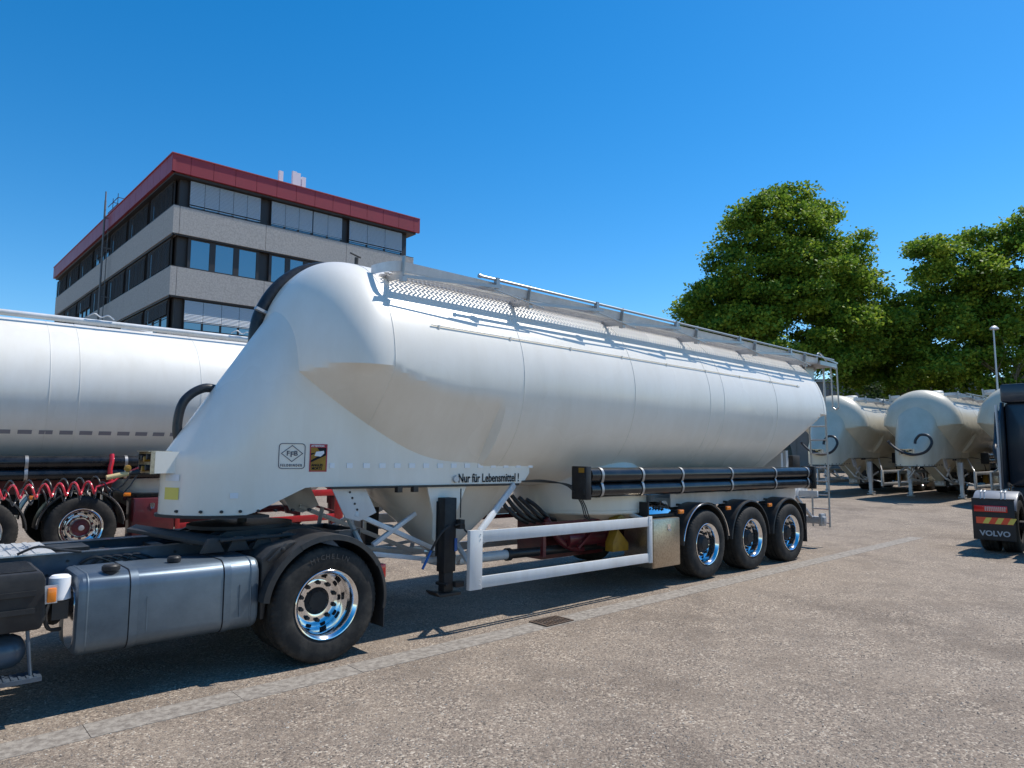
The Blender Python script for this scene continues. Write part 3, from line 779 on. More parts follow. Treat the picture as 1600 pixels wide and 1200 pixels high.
        for xb in (-5.34, -3.55, -1.79, .03, 1.82, 3.69):
            b = MB(); b.bar((xb, .17, 3.58), (xb, .145, 3.82), .050, .014, (1, 0, 0)); b.box(xb-.025, xb+.025, .12, .19, 3.545, 3.60)
            b.bar((xb, .17, 3.625), (xb, .66, 3.66), .09, .012, (1, 0, 0))
            if sg > 0: b.flip(YC)
            b.build('walkway_bracket', M['alurail'], root)
        # folded handrail
        rl = MB(); rl.tube([(-4.33, .125, 3.79), (4.9, .125, 3.79)], .017, 10); rl.tube([(-4.36, .125, 3.79), (-4.33, .125, 3.79)], .024, 10)
        for xb in (-4.09, -2.35, -.55, 1.25, 3.05):
            rl.box(xb-.025, xb+.025, .10, .15, 3.67, 3.81)
        for xa in (-5.34, -3.55, -1.79, .03, 1.82):
            rl.bar((xa, .13, 3.60), (xa+1.27, .07, 3.70), .014, .035); rl.tube([(xa+.85, .10, 3.67), (xa+1.2, .09, 3.66), (xa+2.0, .11, 3.57)], .009, 6)
        if sg > 0: rl.flip(YC)
        rl.build('handrail', M['alurail'], root)
    # manhole lids on the crown
    for x in (-3.9, -.9, 2.2):
        l = MB(); l.lathe([(.001, .10), (.22, .085), (.26, .06), (.26, .0)], 32, 'Z', (x, YC, 3.89)); l.build('manhole_lid', M['alu'], root)
    # rear platform, ladder and bumper
    l = MB(); l.box(4.3, 5.05, .16, .66, 3.66, 3.685); l.box(4.3, 5.05, .13, .16, 3.64, 3.72); l.box(4.33, 4.37, .5, 2.0, 3.66, 3.685); l.bar((4.35, .5, 3.64), (4.75, .6, 3.2), .05, .05); l.bar((4.9, .5, 3.64), (4.5, .7, 3.25), .04, .04)
    l.box(4.25, 4.6, .40, .42, 3.3, 3.66); l.bar((5.02, .2, 3.66), (5.3, .25, 3.66), .04, .03); l.bar((4.3, .12, 3.8), (5.1, .14, 3.74), .03, .03)
    l.build('rear_platform', M['alurail'], root)
    l = MB()
    for y, x in ((.38, 5.02), (.72, 5.02)):
        l.tube([(x, y, .42), (x+.02, y, 1.8), (x-.02, y, 2.6 if y > .5 else 3.7)], .019, 10)
    for y in (.22, .34): l.tube(catmull([(4.95, y, 3.70), (5.22, y, 3.71), (5.26, y, 3.62), (5.28, y, 3.1), (5.29, y, 2.85)], 6), .016, 8)
    l.tube([(5.29, .22, 2.85), (5.29, .28, 2.81), (5.29, .34, 2.85)], .016, 8)
    l.tube(catmull([(4.55, .3, 3.70), (4.56, .3, 3.88), (4.7, .3, 3.91), (4.95, .3, 3.80), (5.0, .3, 3.70)], 5), .016, 8)
    for z in (.5, .78, 1.06, 1.34, 1.62, 1.9, 2.18, 2.46): l.tube([(5.02, .38, z), (5.02, .72, z)], .014, 8)
    l.build('ladder', M['alurail'], root)
    l = MB(); l.box(4.72, 4.84, .36, 2*YC-.36, .50, .64); l.box(4.7, 4.9, .40, .46, .46, .70); l.bar((4.1, .62, 1.05), (4.8, .62, .58), .06, .05); l.bar((4.1, 1.9, 1.05), (4.8, 1.9, .58), .06, .05)
    bm_ = l.build('bumper', M['galv'], root, bev=.005)
    l = MB(); l.box(4.842, 4.87, .38, .68, .51, .63); l.box(4.842, 4.87, 2*YC-.68, 2*YC-.38, .51, .63); l.build('tail_lamp', M['redlens'], bm_)
    l = MB(); l.box(4.3, 4.6, .75, 1.1, 1.62, 1.85); l.build('rear_box', M['dark'], root, bev=.01)
    l = MB(); l.box(3.9, 3.98, .8, 1.74, 1.2, 1.9); l.box(4.1, 4.2, .8, 1.74, 1.2, 1.95); l.build('rear_support', ch, root)
    # front: connector box and hoses
    l = MB(); l.box(-7.38, -7.345, YC-.21, YC-.20, 1.565, 1.775); l.box(-7.40, -7.20, YC-.20, YC+.21, 1.765, 1.775); l.box(-7.38, -7.2, YC+.20, YC+.21, 1.565, 1.765); l.box(-7.33, -7.322, YC-.20, YC+.20, 1.565, 1.765)
    cbx = l.build('connector_box', M['stainless'], root, False)
    MB().box(-7.345, -6.86, YC-.215, YC-.205, 1.57, 1.77).build('cheek_plate', p, cbx, False)
    for i, (dy, dz) in enumerate(((-.14, 1.72), (-.05, 1.70), (.05, 1.71), (.14, 1.72), (-.12, 1.62), (.0, 1.61), (.12, 1.62))):
        MB().cyl((-7.33, YC+dy, dz), (-7.40, YC+dy, dz), .026, 14).build('coupling', M['yellow' if i in (1, 5) else 'dark'], cbx)
    if nose_hose:
        l = MB(); l.tube(catmull([(-6.0, 1.55, 2.45), (-6.22, 1.6, 2.66), (-6.29, 1.6, 2.95), (-6.25, 1.6, 3.28), (-6.08, 1.6, 3.60), (-5.83, 1.6, 3.83), (-5.55, 1.55, 3.93), (-5.3, 1.5, 3.88)], 8), .072, 16)
        ho = l.build('nose_hose', M['hose'], root)
        l = MB(); l.bar((-6.34, 1.5, 3.33), (-6.05, 1.55, 3.25), .05, .03); l.build('hose_clamp', M['galv'], ho)
    if detail:
        l = MB(); l.tube(catmull([(-6.45, 1.36, 2.30), (-6.65, 1.4, 2.38), (-6.85, 1.4, 2.41), (-7.03, 1.4, 2.27), (-7.08, 1.4, 2.02), (-7.04, 1.38, 1.80), (-7.0, 1.36, 1.6)], 8), .045, 14)
        l.build('air_supply_hose', M['hose'], root)
    l = MB(); l.cyl((-5.45, .95, 3.80), (-5.45, .95, 3.95), .022, 10); l.tube([(-5.53, .95, 3.99), (-5.40, .95, 3.96)], .01, 6); l.build('vent_valve', M['dark'], root)
    return root

main = make_silo('silo_trailer', 'large white silo trailer in front, coupled to the bare chassis, black lettering on its side', detail=True)
TILT = R(.64)
main.rotation_euler = (0, TILT, 0); main.location = (1.31-1.31*math.cos(TILT), 0, 1.31*math.sin(TILT))

# left-hand trailer, facing the other way; dark red running gear
left = make_silo('silo_trailer', 'white silo trailer with dark red wheel hubs, beyond the coil hoses at the left', P='white', CH='darkred', UN='darkred', detail=False, hubm='darkred', dashm='none', cap=True, guardm='red', legz=.05, nose_hose=False, lockm='darkred')
left.location = (-6.8, 7.15+2*YC*1.02, .13); left.scale = (1.02,)*3; left.rotation_euler = (0, 0, math.pi)
for c in kids(left):
    if c.name.startswith(('kick_plate', 'walkway_bracket', 'handrail', 'walkway_grating', 'rear_platform', 'brace', 'leg_bracket')):
        bpy.data.objects.remove(c)
l = MB()
for sg in (-1, 1): l.tube([(-5.4, YC+sg*.55, 3.91), (4.5, YC+sg*.55, 3.91)], .05, 12)
l.build('handrail', M['white2'], left)
for x in (-2.6, -.2, 2.0):
    MB().tube(catmull([(x-.2, YC+.6, 3.98), (x-.1, YC+.62, 4.04), (x, YC+.6, 4.0), (x+.1, YC+.62, 4.05), (x+.2, YC+.6, 3.99)], 4), .012, 6).build('clamp_handle', M['galv'], left)
l = MB()
for k in range(26):
    x = -3.6+k*.27; zz = 2.0; u = math.sqrt(RT**2-(ZC-zz)**2)+.003
    sl_ = .0
    dy = (RT**2-(ZC-zz-.035)**2)**.5-(RT**2-(ZC-zz+.035)**2)**.5
    l.add([(x, YC+u-dy/2, zz-.03), (x+.18, YC+u-dy/2, zz-.03), (x+.18, YC+u+dy/2, zz+.03), (x, YC+u+dy/2, zz+.03)], [(0, 1, 2, 3)])
l.build('reflective_tape', M['dashgrey'], left, False)
l = MB(); l.tube(catmull([(-.35+0, 2*YC+.03, 1.66), (-.35, 2*YC+.06, 1.55), (-.33, 2*YC+.07, 1.40), (-.36, 2*YC+.05, 1.2)], 5), .035, 8); l.build('red_strap', M['coilred'], left)

# ---- background trailers: copies of a cream one, parked in a row beyond
bgt = make_silo('silo_trailer', 'cream silo trailer in the far row, nearest the rear ladder of the coupled one', P='cream', CH='white2', UN='dark', detail=False, dashm='none', legz=.03, nose_hose=False)
G_ = 'cream silo trailers parked in the far row'
bgt['group'] = G_
bg2 = copy_tree(bgt); bg2['label'] = 'middle cream silo trailer of the far row, its whole rounded nose in view'
bg3 = copy_tree(bgt); bg3['label'] = 'cream silo trailer at the right end of the far row, partly behind the dark cab'
for o, x, y in ((bgt, 24.0, 5.85), (bg2, 24.0, 2.75), (bg3, 23.7, -.30)):
    o.location = (x, y-YC, .25)
for o in (bgt, bg2):
    l = MB(); l.tube(catmull([(-7.34, YC+.55, 2.05), (-7.3, YC+.5, 1.95), (-7.40, YC+.2, 1.72), (-7.46, YC-.2, 1.58), (-7.42, YC-.6, 1.66), (-7.34, YC-.8, 1.95), (-7.28, YC-.7, 2.2), (-7.24, YC-.45, 2.25), (-7.25, YC-.3, 2.1), (-7.27, YC-.27, 1.95)], 7), .045, 10)
    l.build('loading_hose', M['hose'], o)
l = MB(); l.tube(catmull([(-6.0, 1.75, 2.45), (-6.25, 1.8, 2.66), (-6.3, 1.8, 2.95), (-6.5, 1.8, 2.4), (-6.9, 1.75, 2.0), (-7.25, 1.7, 1.7), (-7.3, 1.6, 1.3), (-7.0, 1.5, 1.0)], 8), .072, 16); l.build('nose_hose', M['hose'], bg3)

# ---- writing and stickers on the main trailer
def web_y(x): return YC-Wweb(x)
def web_yaw(x): return math.atan2(web_y(x+.05)-web_y(x-.05), .1)
def web_m(x, z, off=.0):
    return mtx_side(x, off, z)
nk = [c for c in kids(main) if c.name.startswith('neck_fairing')][0]
text('lettering', 'Nur für Lebensmittel !', .140, mtx_side(-4.33, YC-.796, 1.462), M['ink'], nk, sx=.735, bold=.0022)
# maker's plate: rounded square, rhombus and letters, drawn in thin lines
fx, fz = -6.02, 1.60
def outline(name, P, wd, m, parent, mt):
    mb = MB(); n = len(P)
    for i in range(n):
        a, b = Vector((*P[i], 0)), Vector((*P[(i+1) % n], 0)); d = (b-a).normalized()*wd/2
        mb.bar(a-d, b+d, wd, .002)
    mb.v = [tuple(mt @ Vector(v)) for v in mb.v]; return mb.build(name, m, parent, False)
s_ = .24
mt = web_m(-6.37, 1.62)
rr = .03; sq = []
for cx, cy, a0 in ((s_-rr, s_-rr, 0), (rr, s_-rr, 90), (rr, rr, 180), (s_-rr, rr, 270)):
    for k in range(4): a = R(a0+30*k); sq.append((cx+rr*math.cos(a), cy+rr*math.sin(a)))
outline('maker_mark_frame', sq, .006, M['inkblue'], nk, mt)
outline('maker_mark_rhombus', [(.022, .145), (.12, .222), (.218, .145), (.12, .068)], .006, M['inkblue'], nk, mt)
text('lettering', 'F', .065, mt @ Matrix.Translation((.068, .125, 0)), M['inkblue'], nk, bold=.001)
text('lettering', 'F', .075, mt @ Matrix.Translation((.102, .112, 0)), M['inkblue'], nk, bold=.001)
text('lettering', 'B', .065, mt @ Matrix.Translation((.136, .125, 0)), M['inkblue'], nk, bold=.001)
text('lettering', 'F E L D B I N D E R', .034, mt @ Matrix.Translation((.016, .02, 0)), M['inkblue'], nk, sx=.72, bold=.0008)
# warning sticker
mt = web_m(-6.085, 1.59)
def quad(name, pts, m, off, parent=nk, mt=mt):
    mb = MB(); mb.add([tuple(mt @ Vector((x, y, off))) for x, y in pts], [tuple(range(len(pts)))]); return mb.build(name, m, parent, False)
quad('warning_sticker', [(0, 0), (.17, 0), (.17, .27), (0, .27)], M['stickred'], 0)
quad('sticker_field', [(.012, .012), (.158, .012), (.158, .235), (.012, .235)], M['sticky'] if False else M['yellow'], .0012)
quad('sticker_field', [(.012, .09), (.158, .16), (.158, .20), (.012, .11)], M['ink'], .0022)
quad('sticker_field', [(.07, .235), (.158, .235), (.158, .175), (.10, .19)], M['ink'], .0022)
quad('sticker_field', [(.045, .155), (.105, .148), (.14, .18), (.135, .205), (.06, .195)], M['stickwhite'], .0034)
quad('sticker_field', [(.012, .16), (.045, .175), (.05, .185), (.012, .18)], M['ink'], .003)
text('lettering', 'ATTENTION', .026, mt @ Matrix.Translation((.012, .243, .0015)), M['stickwhite'], nk, sx=.86, bold=.0008)
text('lettering', 'ANGLES', .034, mt @ Matrix.Translation((.018, .052, .0025)), M['ink'], nk, sx=.9, bold=.0012)
text('lettering', 'MORTS', .034, mt @ Matrix.Translation((.022, .020, .0025)), M['ink'], nk, sx=.9, bold=.0012)
mt2 = web_m(-6.78, 1.345)
quad('small_sticker', [(0, 0), (.07, 0), (.07, .05), (0, .05)], M['stickwhite'], .002, mt=mt2)
tc_ = [c for c in kids(main) if c.name.startswith('tube_end_cap')]
MB().box(-2.707, -2.701, .03, .12, 1.57, 1.63).build('yellow_sticker', M['yellow'], tc_[0], False)
MB().lathe([(.001, -.02), (.035, -.02), (.04, 0)], 20, 'Y', (-4.37, YC-.80, 1.50)).build('rubber_buffer', M['galv'], nk)
for o in list(bpy.data.objects):      # lay the flat marks on to the curved side of the neck
    if o.parent == nk and o.name.split('.')[0] in ('lettering', 'maker_mark_frame', 'maker_mark_rhombus', 'warning_sticker', 'sticker_field', 'small_sticker'):
        if min(v.co.x for v in o.data.vertices) > -5.4: continue
        for v in o.data.vertices: v.co.y += web_y(v.co.x)-.005
# yellow tape strip on the nose edge
for z0, z1, mm in ((1.33, 1.44, 'sticky'), (1.50, 1.56, 'stickwhite')):
    mb = MB(); vs = []
    for i in range(5):
        x = -7.215+.018*i; q = min(1, (x+7.23)/.55); wd = Wweb(x)*max(0, 1-(1-q)**2.7)**.58+.006; vs += [(x-.003, YC-wd, z0), (x-.003, YC-wd, z1)]
    mb.add(vs, [(2*i, 2*i+2, 2*i+3, 2*i+1) for i in range(4)]); mb.build('reflective_tape', M[mm], nk, False)
# mirror-polished control panel over the locker
c = MB(); c.obox((-.95, .22, 1.05), (.27, 0, 0), (0, .05, .09), (0, -.012, .008)); cp = c.build('control_panel', M['mirrorsheet'], main, bev=.004)
c = MB(); c.box(-1.22, -.68, .12, .5, .945, .98); c.box(-1.26, -1.23, .15, .5, .95, 1.15)
for k in range(5): c.cyl((-1.1+.07*k, .19+.004*k, 1.07), (-1.1+.07*k, .15, 1.09-.01*k), .012, 8)
c.bar((-1.0, .17, 1.10), (-.78, .17, 1.06), .02, .02); c.build('control_levers', M['black'], cp)
# blue handle hanging by the leg
c = MB(); c.tube([(-4.98, .42, .74), (-5.10, .40, .56)], .014, 8); c.build('blue_handle', M['blue'], main).location.x = .26
c = MB(); c.tube(catmull([(-4.8, .34, 1.0), (-4.9, .36, .92), (-4.98, .42, .74)], 5), .014, 8); c.tube([(-4.66, .33, 1.4), (-4.66, .33, 1.08)], .008, 6); c.build('crank_rod', M['dark'], main).location.x = .26

# ------------------------------------------------------------------ tractor chassis in front
def make_tractor():
    t = empty('tractor_chassis', 'bare blue grey tractor chassis with a brushed fuel tank, coupled under the white silo trailer', 'truck', (0, 0, 0))
    XW = -6.116
    # chassis rails (C section) and crossmembers
    for y in (.86, 1.64):
        l = MB(); l.box(-11.6, -5.35, y-.004, y+.004, .78, 1.04); s_ = .035 if y > YC else .035
        l.box(-11.6, -5.35, y-(.0 if y > YC else -.0)-.04, y+.04, 1.04, 1.048); l.box(-11.6, -5.35, y-.04, y+.04, .772, .78)
        r_ = l.build('chassis_rail', M['bluegrey'], t, False)
        b = MB()
        for k in range(28):
            x = -9.2+k*.135; b.cyl((x, y-.012, .98-.05*(k % 3)), (x, y+.012, .98-.05*(k % 3)), .012, 8)
        b.build('rivets', M['dark'], r_)
    l = MB()
    for x in (-10.5, -9.3, -8.3, -7.2, -5.4): l.box(x-.05, x+.05, .87, 1.63, .82, 1.0)
    l.box(-5.37, -5.33, .86, 1.64, .6, 1.05)
    l.cyl((XW, .4, .507), (XW, 2.14, .507), .09, 16); l.lathe([(.001, -.2), (.12, -.18), (.2, -.08), (.22, 0), (.2, .1), (.1, .2), (.001, .22)], 24, 'X', (XW, YC, .507))
    l.cyl((-9.6, YC, .8), (-6.3, YC, .6), .06, 12)
    l.build('crossmembers', M['dark'], t)
    l = MB(); l.box(-8.3, -7.0, 1.80, 2.44, .38, .98); l.build('added_silencer', M['dark'], t, bev=.05)  # this and the next three bodies are added to darken the ground beneath
    l = MB(); l.lathe([(.001, 0), (.12, .02), (.17, .1), (.17, 1.1), (.12, 1.2), (.001, 1.22)], 24, 'X', (-8.0, 1.25, .60)); l.build('added_air_tank', M['dark'], t)
    l = MB(); l.prism([(-11.5, .45), (-9.2, .45), (-8.6, .52), (-8.5, .95), (-9.5, 1.02), (-11.5, 1.02)], .92, 1.58); l.build('added_gearbox', M['dark'], t, bev=.03)
    l = MB(); l.box(-7.9, -6.9, .80, .86, .42, .78); l.box(-8.6, -8.1, .78, 1.7, .55, .75); l.build('added_shade_panel', M['dark'], t, False)  # added plates that block light under the chassis
    # air bags / suspension clutter
    l = MB()
    for y in (.75, 1.79):
        for dx in (-.42, .42): l.cyl((XW+dx, y, .45), (XW+dx, y, .78), .13, 18)
        l.box(XW-.5, XW+.5, y-.05, y+.05, .36, .45)
    l.build('air_bags', M['rubber'], t)
    # fifth wheel: sloped ramp carrier and plate
    l = MB(); l.box(-7.1, -5.7, .62, 1.92, 1.048, 1.07)
    for y in (.80, 1.0, 1.54, 1.74): l.prism([(-6.9, 1.07), (-6.75, 1.13), (-5.95, 1.13), (-5.8, 1.07)], y-.02, y+.02)
    l.build('fifth_wheel_mount', M['dark'], t, False)
    l = MB(); n = 40; pts = []
    for i in range(n): a = 2*math.pi*i/n; pts.append((-6.45+.50*math.cos(a), YC+.47*math.sin(a)))
    l.add([(x, y, 1.128) for x, y in pts]+[(x, y, 1.162) for x, y in pts], [tuple(range(n)), tuple(range(2*n-1, n-1, -1))]+[(i, i+n, (i+1) % n+n, (i+1) % n) for i in range(n)])
    l.build('fifth_wheel', M['dark'], t)
    l = MB(); l.add([(-7.55, .95, 1.20), (-7.40, 1.30, 1.20), (-6.75, .62, 1.09), (-6.95, .42, 1.07), (-7.55, .95, 1.17), (-7.40, 1.30, 1.17), (-6.75, .62, 1.06), (-6.95, .42, 1.03)], [(0, 1, 2, 3), (7, 6, 5, 4), (0, 4, 5, 1), (1, 5, 6, 2), (2, 6, 7, 3), (3, 7, 4, 0)])
    l.bar((-6.95, .42, 1.10), (-6.2, .42, 1.10), .10, .02)
    for k in range(5): l.prism([(-7.1+k*.22, 1.0), (-7.04+k*.22, 1.12), (-6.96+k*.22, 1.12), (-6.90+k*.22, 1.0)], .40, .44)
    l.build('guide_plate', M['dark'], t, bev=.004)
    # aluminium tread plate on top
    l = MB(); l.box(-10.2, -8.08, .80, 1.66, 1.05, 1.062)
    for k in range(26):
        x = -10.16+k*.078
        l.box(x, x+.03, .82, 1.64, 1.062, 1.070)
    l.build('tread_plate', mat('tread_plate_aluminium', (.62, .62, .61), .35, .35, noise=(18, (.48, .47, .46), .3, .6)), t, False)
    # lines and boxes between the rails
    l = MB()
    for k in range(4): l.tube(catmull([(-9.5, 1.0+.06*k, 1.0), (-8.6, 1.02+.05*k, 1.03), (-7.9, .98+.07*k, 1.02), (-7.4, 1.05+.05*k, 1.0)], 5), .014, 6)
    l.box(-8.1, -7.8, 1.05, 1.4, .95, 1.06); l.tube(catmull([(-8.33, .8, 1.07), (-8.2, .78, 1.12), (-8.05, .8, 1.08), (-7.9, .82, 1.05)], 5), .01, 6)
    for k in range(5): l.tube(catmull([(-7.9+.07*k, .835, .95-.03*k), (-7.8+.07*k, .80, 1.0), (-7.65+.08*k, .82, .93)], 4), .01, 6)
    l.build('air_lines', M['hose'], t)
    # fuel tank: rounded-rectangle section extruded along x
    def rr_sec(y0, y1, z0, z1, r, n=6):
        P = []
        for cy, cz, a0 in ((y1-r, z1-r, 0), (y0+r, z1-r, 90), (y0+r, z0+r, 180), (y1-r, z0+r, 270)):
            for k in range(n+1): a = R(a0+90*k/n); P.append((cy+r*math.cos(a), cz+r*math.sin(a)))
        return P
    def ext(secs):
        mb = MB(); K = len(secs[0][1]); vs = []
        for x, P in secs: vs += [(x, y, z) for y, z in P]
        fs = [(i*K+j, i*K+(j+1) % K, (i+1)*K+(j+1) % K, (i+1)*K+j) for i in range(len(secs)-1) for j in range(K)]
        fs += [tuple(range(K)), tuple((len(secs)-1)*K+j for j in reversed(range(K)))]
        return mb.add(vs, fs)
    y0, y1, z0, z1 = .09, .76, .405, .985
    s = [(-8.125, rr_sec(y0+.03, y1-.03, z0+.03, z1-.03, .10)), (-8.115, rr_sec(y0+.012, y1-.012, z0+.012, z1-.012, .11)), (-8.09, rr_sec(y0, y1, z0, z1, .115)),
         (-6.83, rr_sec(y0, y1, z0, z1, .115)), (-6.805, rr_sec(y0+.012, y1-.012, z0+.012, z1-.012, .11)), (-6.795, rr_sec(y0+.03, y1-.03, z0+.03, z1-.03, .10))]
    ft = ext(s).build('fuel_tank', M['tankalu'], t, ang=30)
    l = MB()      # rolled end beads
    for x in (-8.06, -6.87):
        l = MB(); q = ext([(x-.008, rr_sec(y0-.0015, y1+.0015, z0-.0015, z1+.0015, .117)), (x, rr_sec(y0-.005, y1+.005, z0-.005, z1+.005, .12)), (x+.008, rr_sec(y0-.0015, y1+.0015, z0-.0015, z1+.0015, .117))]); l.add(q.v, q.f); l.build('tank_bead', M['tankalu'], ft)
    for x in (-7.72, -7.02): MB().box(x+.055, x+.066, y0-.004, y0+.01, z0+.12, z1-.20).build('swage_line', M['tankalu'], ft)
    for x in (-7.78, -7.09):
        q = ext([(x, rr_sec(y0-.006, y1+.006, z0-.006, z1+.006, .12)), (x+.055, rr_sec(y0-.006, y1+.006, z0-.006, z1+.006, .12))])
        q.build('tank_strap', M['tankalu'], ft)
        q = ext([(x-.007, rr_sec(y0-.003, y1+.003, z0-.003, z1+.003, .118)), (x, rr_sec(y0-.003, y1+.003, z0-.003, z1+.003, .118))]); q.build('strap_lining', M['ink'], ft)
    for cx, cy, r_ in ((-7.9, .19, .062), (-7.42, .32, .052)):
        l = MB(); l.lathe([(.001, .05), (r_*.8, .05), (r_, .038), (r_, .01), (r_*.8, .0), (r_*.8, -.02)], 24, 'Z', (cx, cy, z1), fn=lambda r, h, i, j: r*(.95 if i % 3 == 0 and j in (2, 3) else 1)); l.build('filler_cap', M['black'], ft)
    ft.location = (.09, 0, -.02)
    # white polished heat shield plate at the front face of the tank
    l = MB(); q = rr_sec(y0+.06, y0+.42, z0+.04, z1-.10, .12); K = len(q); l.add([(-8.132, y, z) for y, z in q]+[(-8.126, y, z) for y, z in q], [tuple(range(K)), tuple(range(2*K-1, K-1, -1))]+[(i, i+K, (i+1) % K+K, (i+1) % K) for i in range(K)])
    l.build('end_plate', M['polish'], ft)
    # battery box with ribbed lid
    l = MB(); l.prism([(-9.3, .62), (-8.36, .62), (-8.33, .70), (-8.345, .96), (-8.37, 1.02), (-9.3, 1.02)], .12, .74)
    bb = l.build('battery_box', M['black'], t, bev=.02)
    l = MB()
    for k in range(12): l.box(-9.25, -8.40, .16+k*.048, .18+k*.048, 1.018, 1.028)
    for z in (.74, .86): l.box(-9.3, -8.40, .105, .12, z, z+.035)
    l.build('lid_ribs', M['black'], bb)
    bb.location.x = .12
    # air dryer canister and amber marker
    l = MB(); l.lathe([(.001, .175), (.06, .172), (.078, .155), (.082, .02), (.086, 0), (.086, -.02), (.06, -.03)], 28, 'Z', (-8.245, .24, .815)); q = l.build('dryer_canister', M['stickwhite'], t); q.location = (.12-8.245*.12, .24*.12, .815*.12); q.scale = (.88,)*3
    q.location.x = -8.125+8.245*.88; q.location.y = .24-.24*.88; q.location.z = .815-.815*.88
    l = MB(); l.box(-8.29, -8.19, .18, .3, .66, .79); l.cyl((-8.24, .3, .7), (-8.24, .45, .62), .05, 12); l.tube(catmull([(-8.3, .2, .8), (-8.33, .18, .7), (-8.3, .2, .6), (-8.22, .25, .58)], 4), .014, 6); l.build('dryer_valve', M['dark'], t).location.x = .12
    l = MB(); l.box(-8.345, -8.29, .10, .125, .80, .90); am = l.build('marker_lamp', M['amber'], t, bev=.008); am.location.x = .13
    l = MB(); l.box(-8.36, -8.28, .125, .14, .79, .915); l.build('lamp_bracket', M['galv'], am)
    # air tank below, step
    l = MB(); l.lathe([(.001, .0), (.05, -.01), (.09, -.035), (.115, -.08), (.12, -.13), (.12, -.7)], 32, 'X', (-8.29, .33, .46)); l.build('air_tank', M['bluegrey'], t)
    l = MB(); l.box(-9.1, -8.22, .06, .24, .285, .315)
    for k in range(20): l.box(-9.08+k*.043, -9.065+k*.043, .07, .23, .315, .321)
    st = l.build('step', M['bluegrey'], t, False)
    l = MB(); l.tube([(-8.28, .14, .315), (-8.31, .16, .62)], .012, 8); l.tube([(-8.95, .14, .315), (-8.95, .16, .62)], .012, 8); l.build('step_bracket', M['bluegrey'], st)
    # wheels
    for sg in (-1, 1):
        make_wheel(t, XW, YC+sg*(YC+.0), .507, .507, .31, .235, sg, 'black', hub_out=-.005, dual=True, lettering='MICHELIN' if sg < 0 else None)
        # three-piece mudguard
        f = MB()
        q = fender_mb(XW, .52, .60, 118, 30, -.02, .66, lip=.045, n=20); f.add(q.v, q.f)
        if sg > 0: f.flip(YC)
        mg = f.build('mudguard', M['fender'], t, ang=40)
        f = fender_mb(XW, .52, .595, 30, -12, -.015, .62, lip=.03, n=12)
        if sg > 0: f.flip(YC)
        f.build('rear_section', M['fender'], mg, ang=40)
        f = fender_mb(XW, .52, .60, 172, 118, -.018, .64, lip=.05, n=12)
        if sg > 0: f.flip(YC)
        f.build('front_section', M['fender'], mg, ang=40)
        f = MB(); f.prism([(-6.69, .45), (-6.66, .45), (-6.62, .75), (-6.50, .98), (-6.38, 1.08), (-6.60, 1.03), (-6.69, .95)], .10, .6)
        f.bar((-6.66, .04, .93), (-6.50, .04, 1.07), .03, .03, (0, 1, 0))
        f.cyl((-6.54, .01, 1.03), (-6.54, .05, 1.03), .018, 10)
        if sg > 0: f.flip(YC)
        f.build('inner_guard', M['fender'], mg, bev=.01)
        f = MB(); f.box(-5.545, -5.535, .0, .6, .22, .42)
        if sg > 0: f.flip(YC)
        f.build('mud_flap', M['flap'], t)
        # rear lamp cluster
        f = MB(); f.box(-5.49, -5.42, .28, .62, .60, .76); f.box(-5.49, -5.44, .34, .46, .45, .6)
        if sg > 0: f.flip(YC)
        tl = f.build('lamp_housing', M['black'], t, bev=.008)
        f = MB(); f.box(-5.42, -5.36, .27, .62, .62, .755)
        if sg > 0: f.flip(YC)
        f.build('tail_lamp', M['redlens'], tl, bev=.008)
        f = MB(); f.bar((-5.46, .6, .68), (-5.46, .88, .85), .05, .05)
        if sg > 0: f.flip(YC)
        f.build('lamp_arm', M['dark'], tl)
    # cab, ahead of the bare frame
    l = MB(); l.prism([(-11.75, .55), (-9.95, .55), (-9.95, 3.35), (-10.3, 3.62), (-11.2, 3.62), (-11.62, 2.9), (-11.78, 1.7)], .04, 2.5)
    cb = l.build('cab', mat('white_cab_paint', (.62, .62, .61), .3, 0, .5), t, bev=.06)
    for y0, y1 in ((.03, .037), (2.503, 2.51)):
        l = MB(); l.prism([(-11.5, 1.95), (-10.75, 1.95), (-10.75, 2.75), (-11.35, 2.75)], y0, y1); l.build('window', M['glass'], cb)
        l = MB(); l.box(-11.62, -11.5, y0-.2 if y0 < 1 else y1, y0 if y0 < 1 else y1+.2, 1.9, 2.5); l.build('mirror', M['black'], cb, bev=.03)
    l = MB(); l.box(-11.80, -11.68, .25, 2.3, 1.95, 2.75); l.build('windscreen', M['glass'], cb)
    l = MB(); l.box(-11.85, -11.7, .05, 2.49, .35, .95); l.build('bumper', M['black'], cb, bev=.04)
    for sg in (-1, 1):
        make_wheel(t, -10.75, YC+sg*YC, .507, .507, .31, .06, sg, 'black', hub_out=.02)
    return t
tractor = make_tractor()

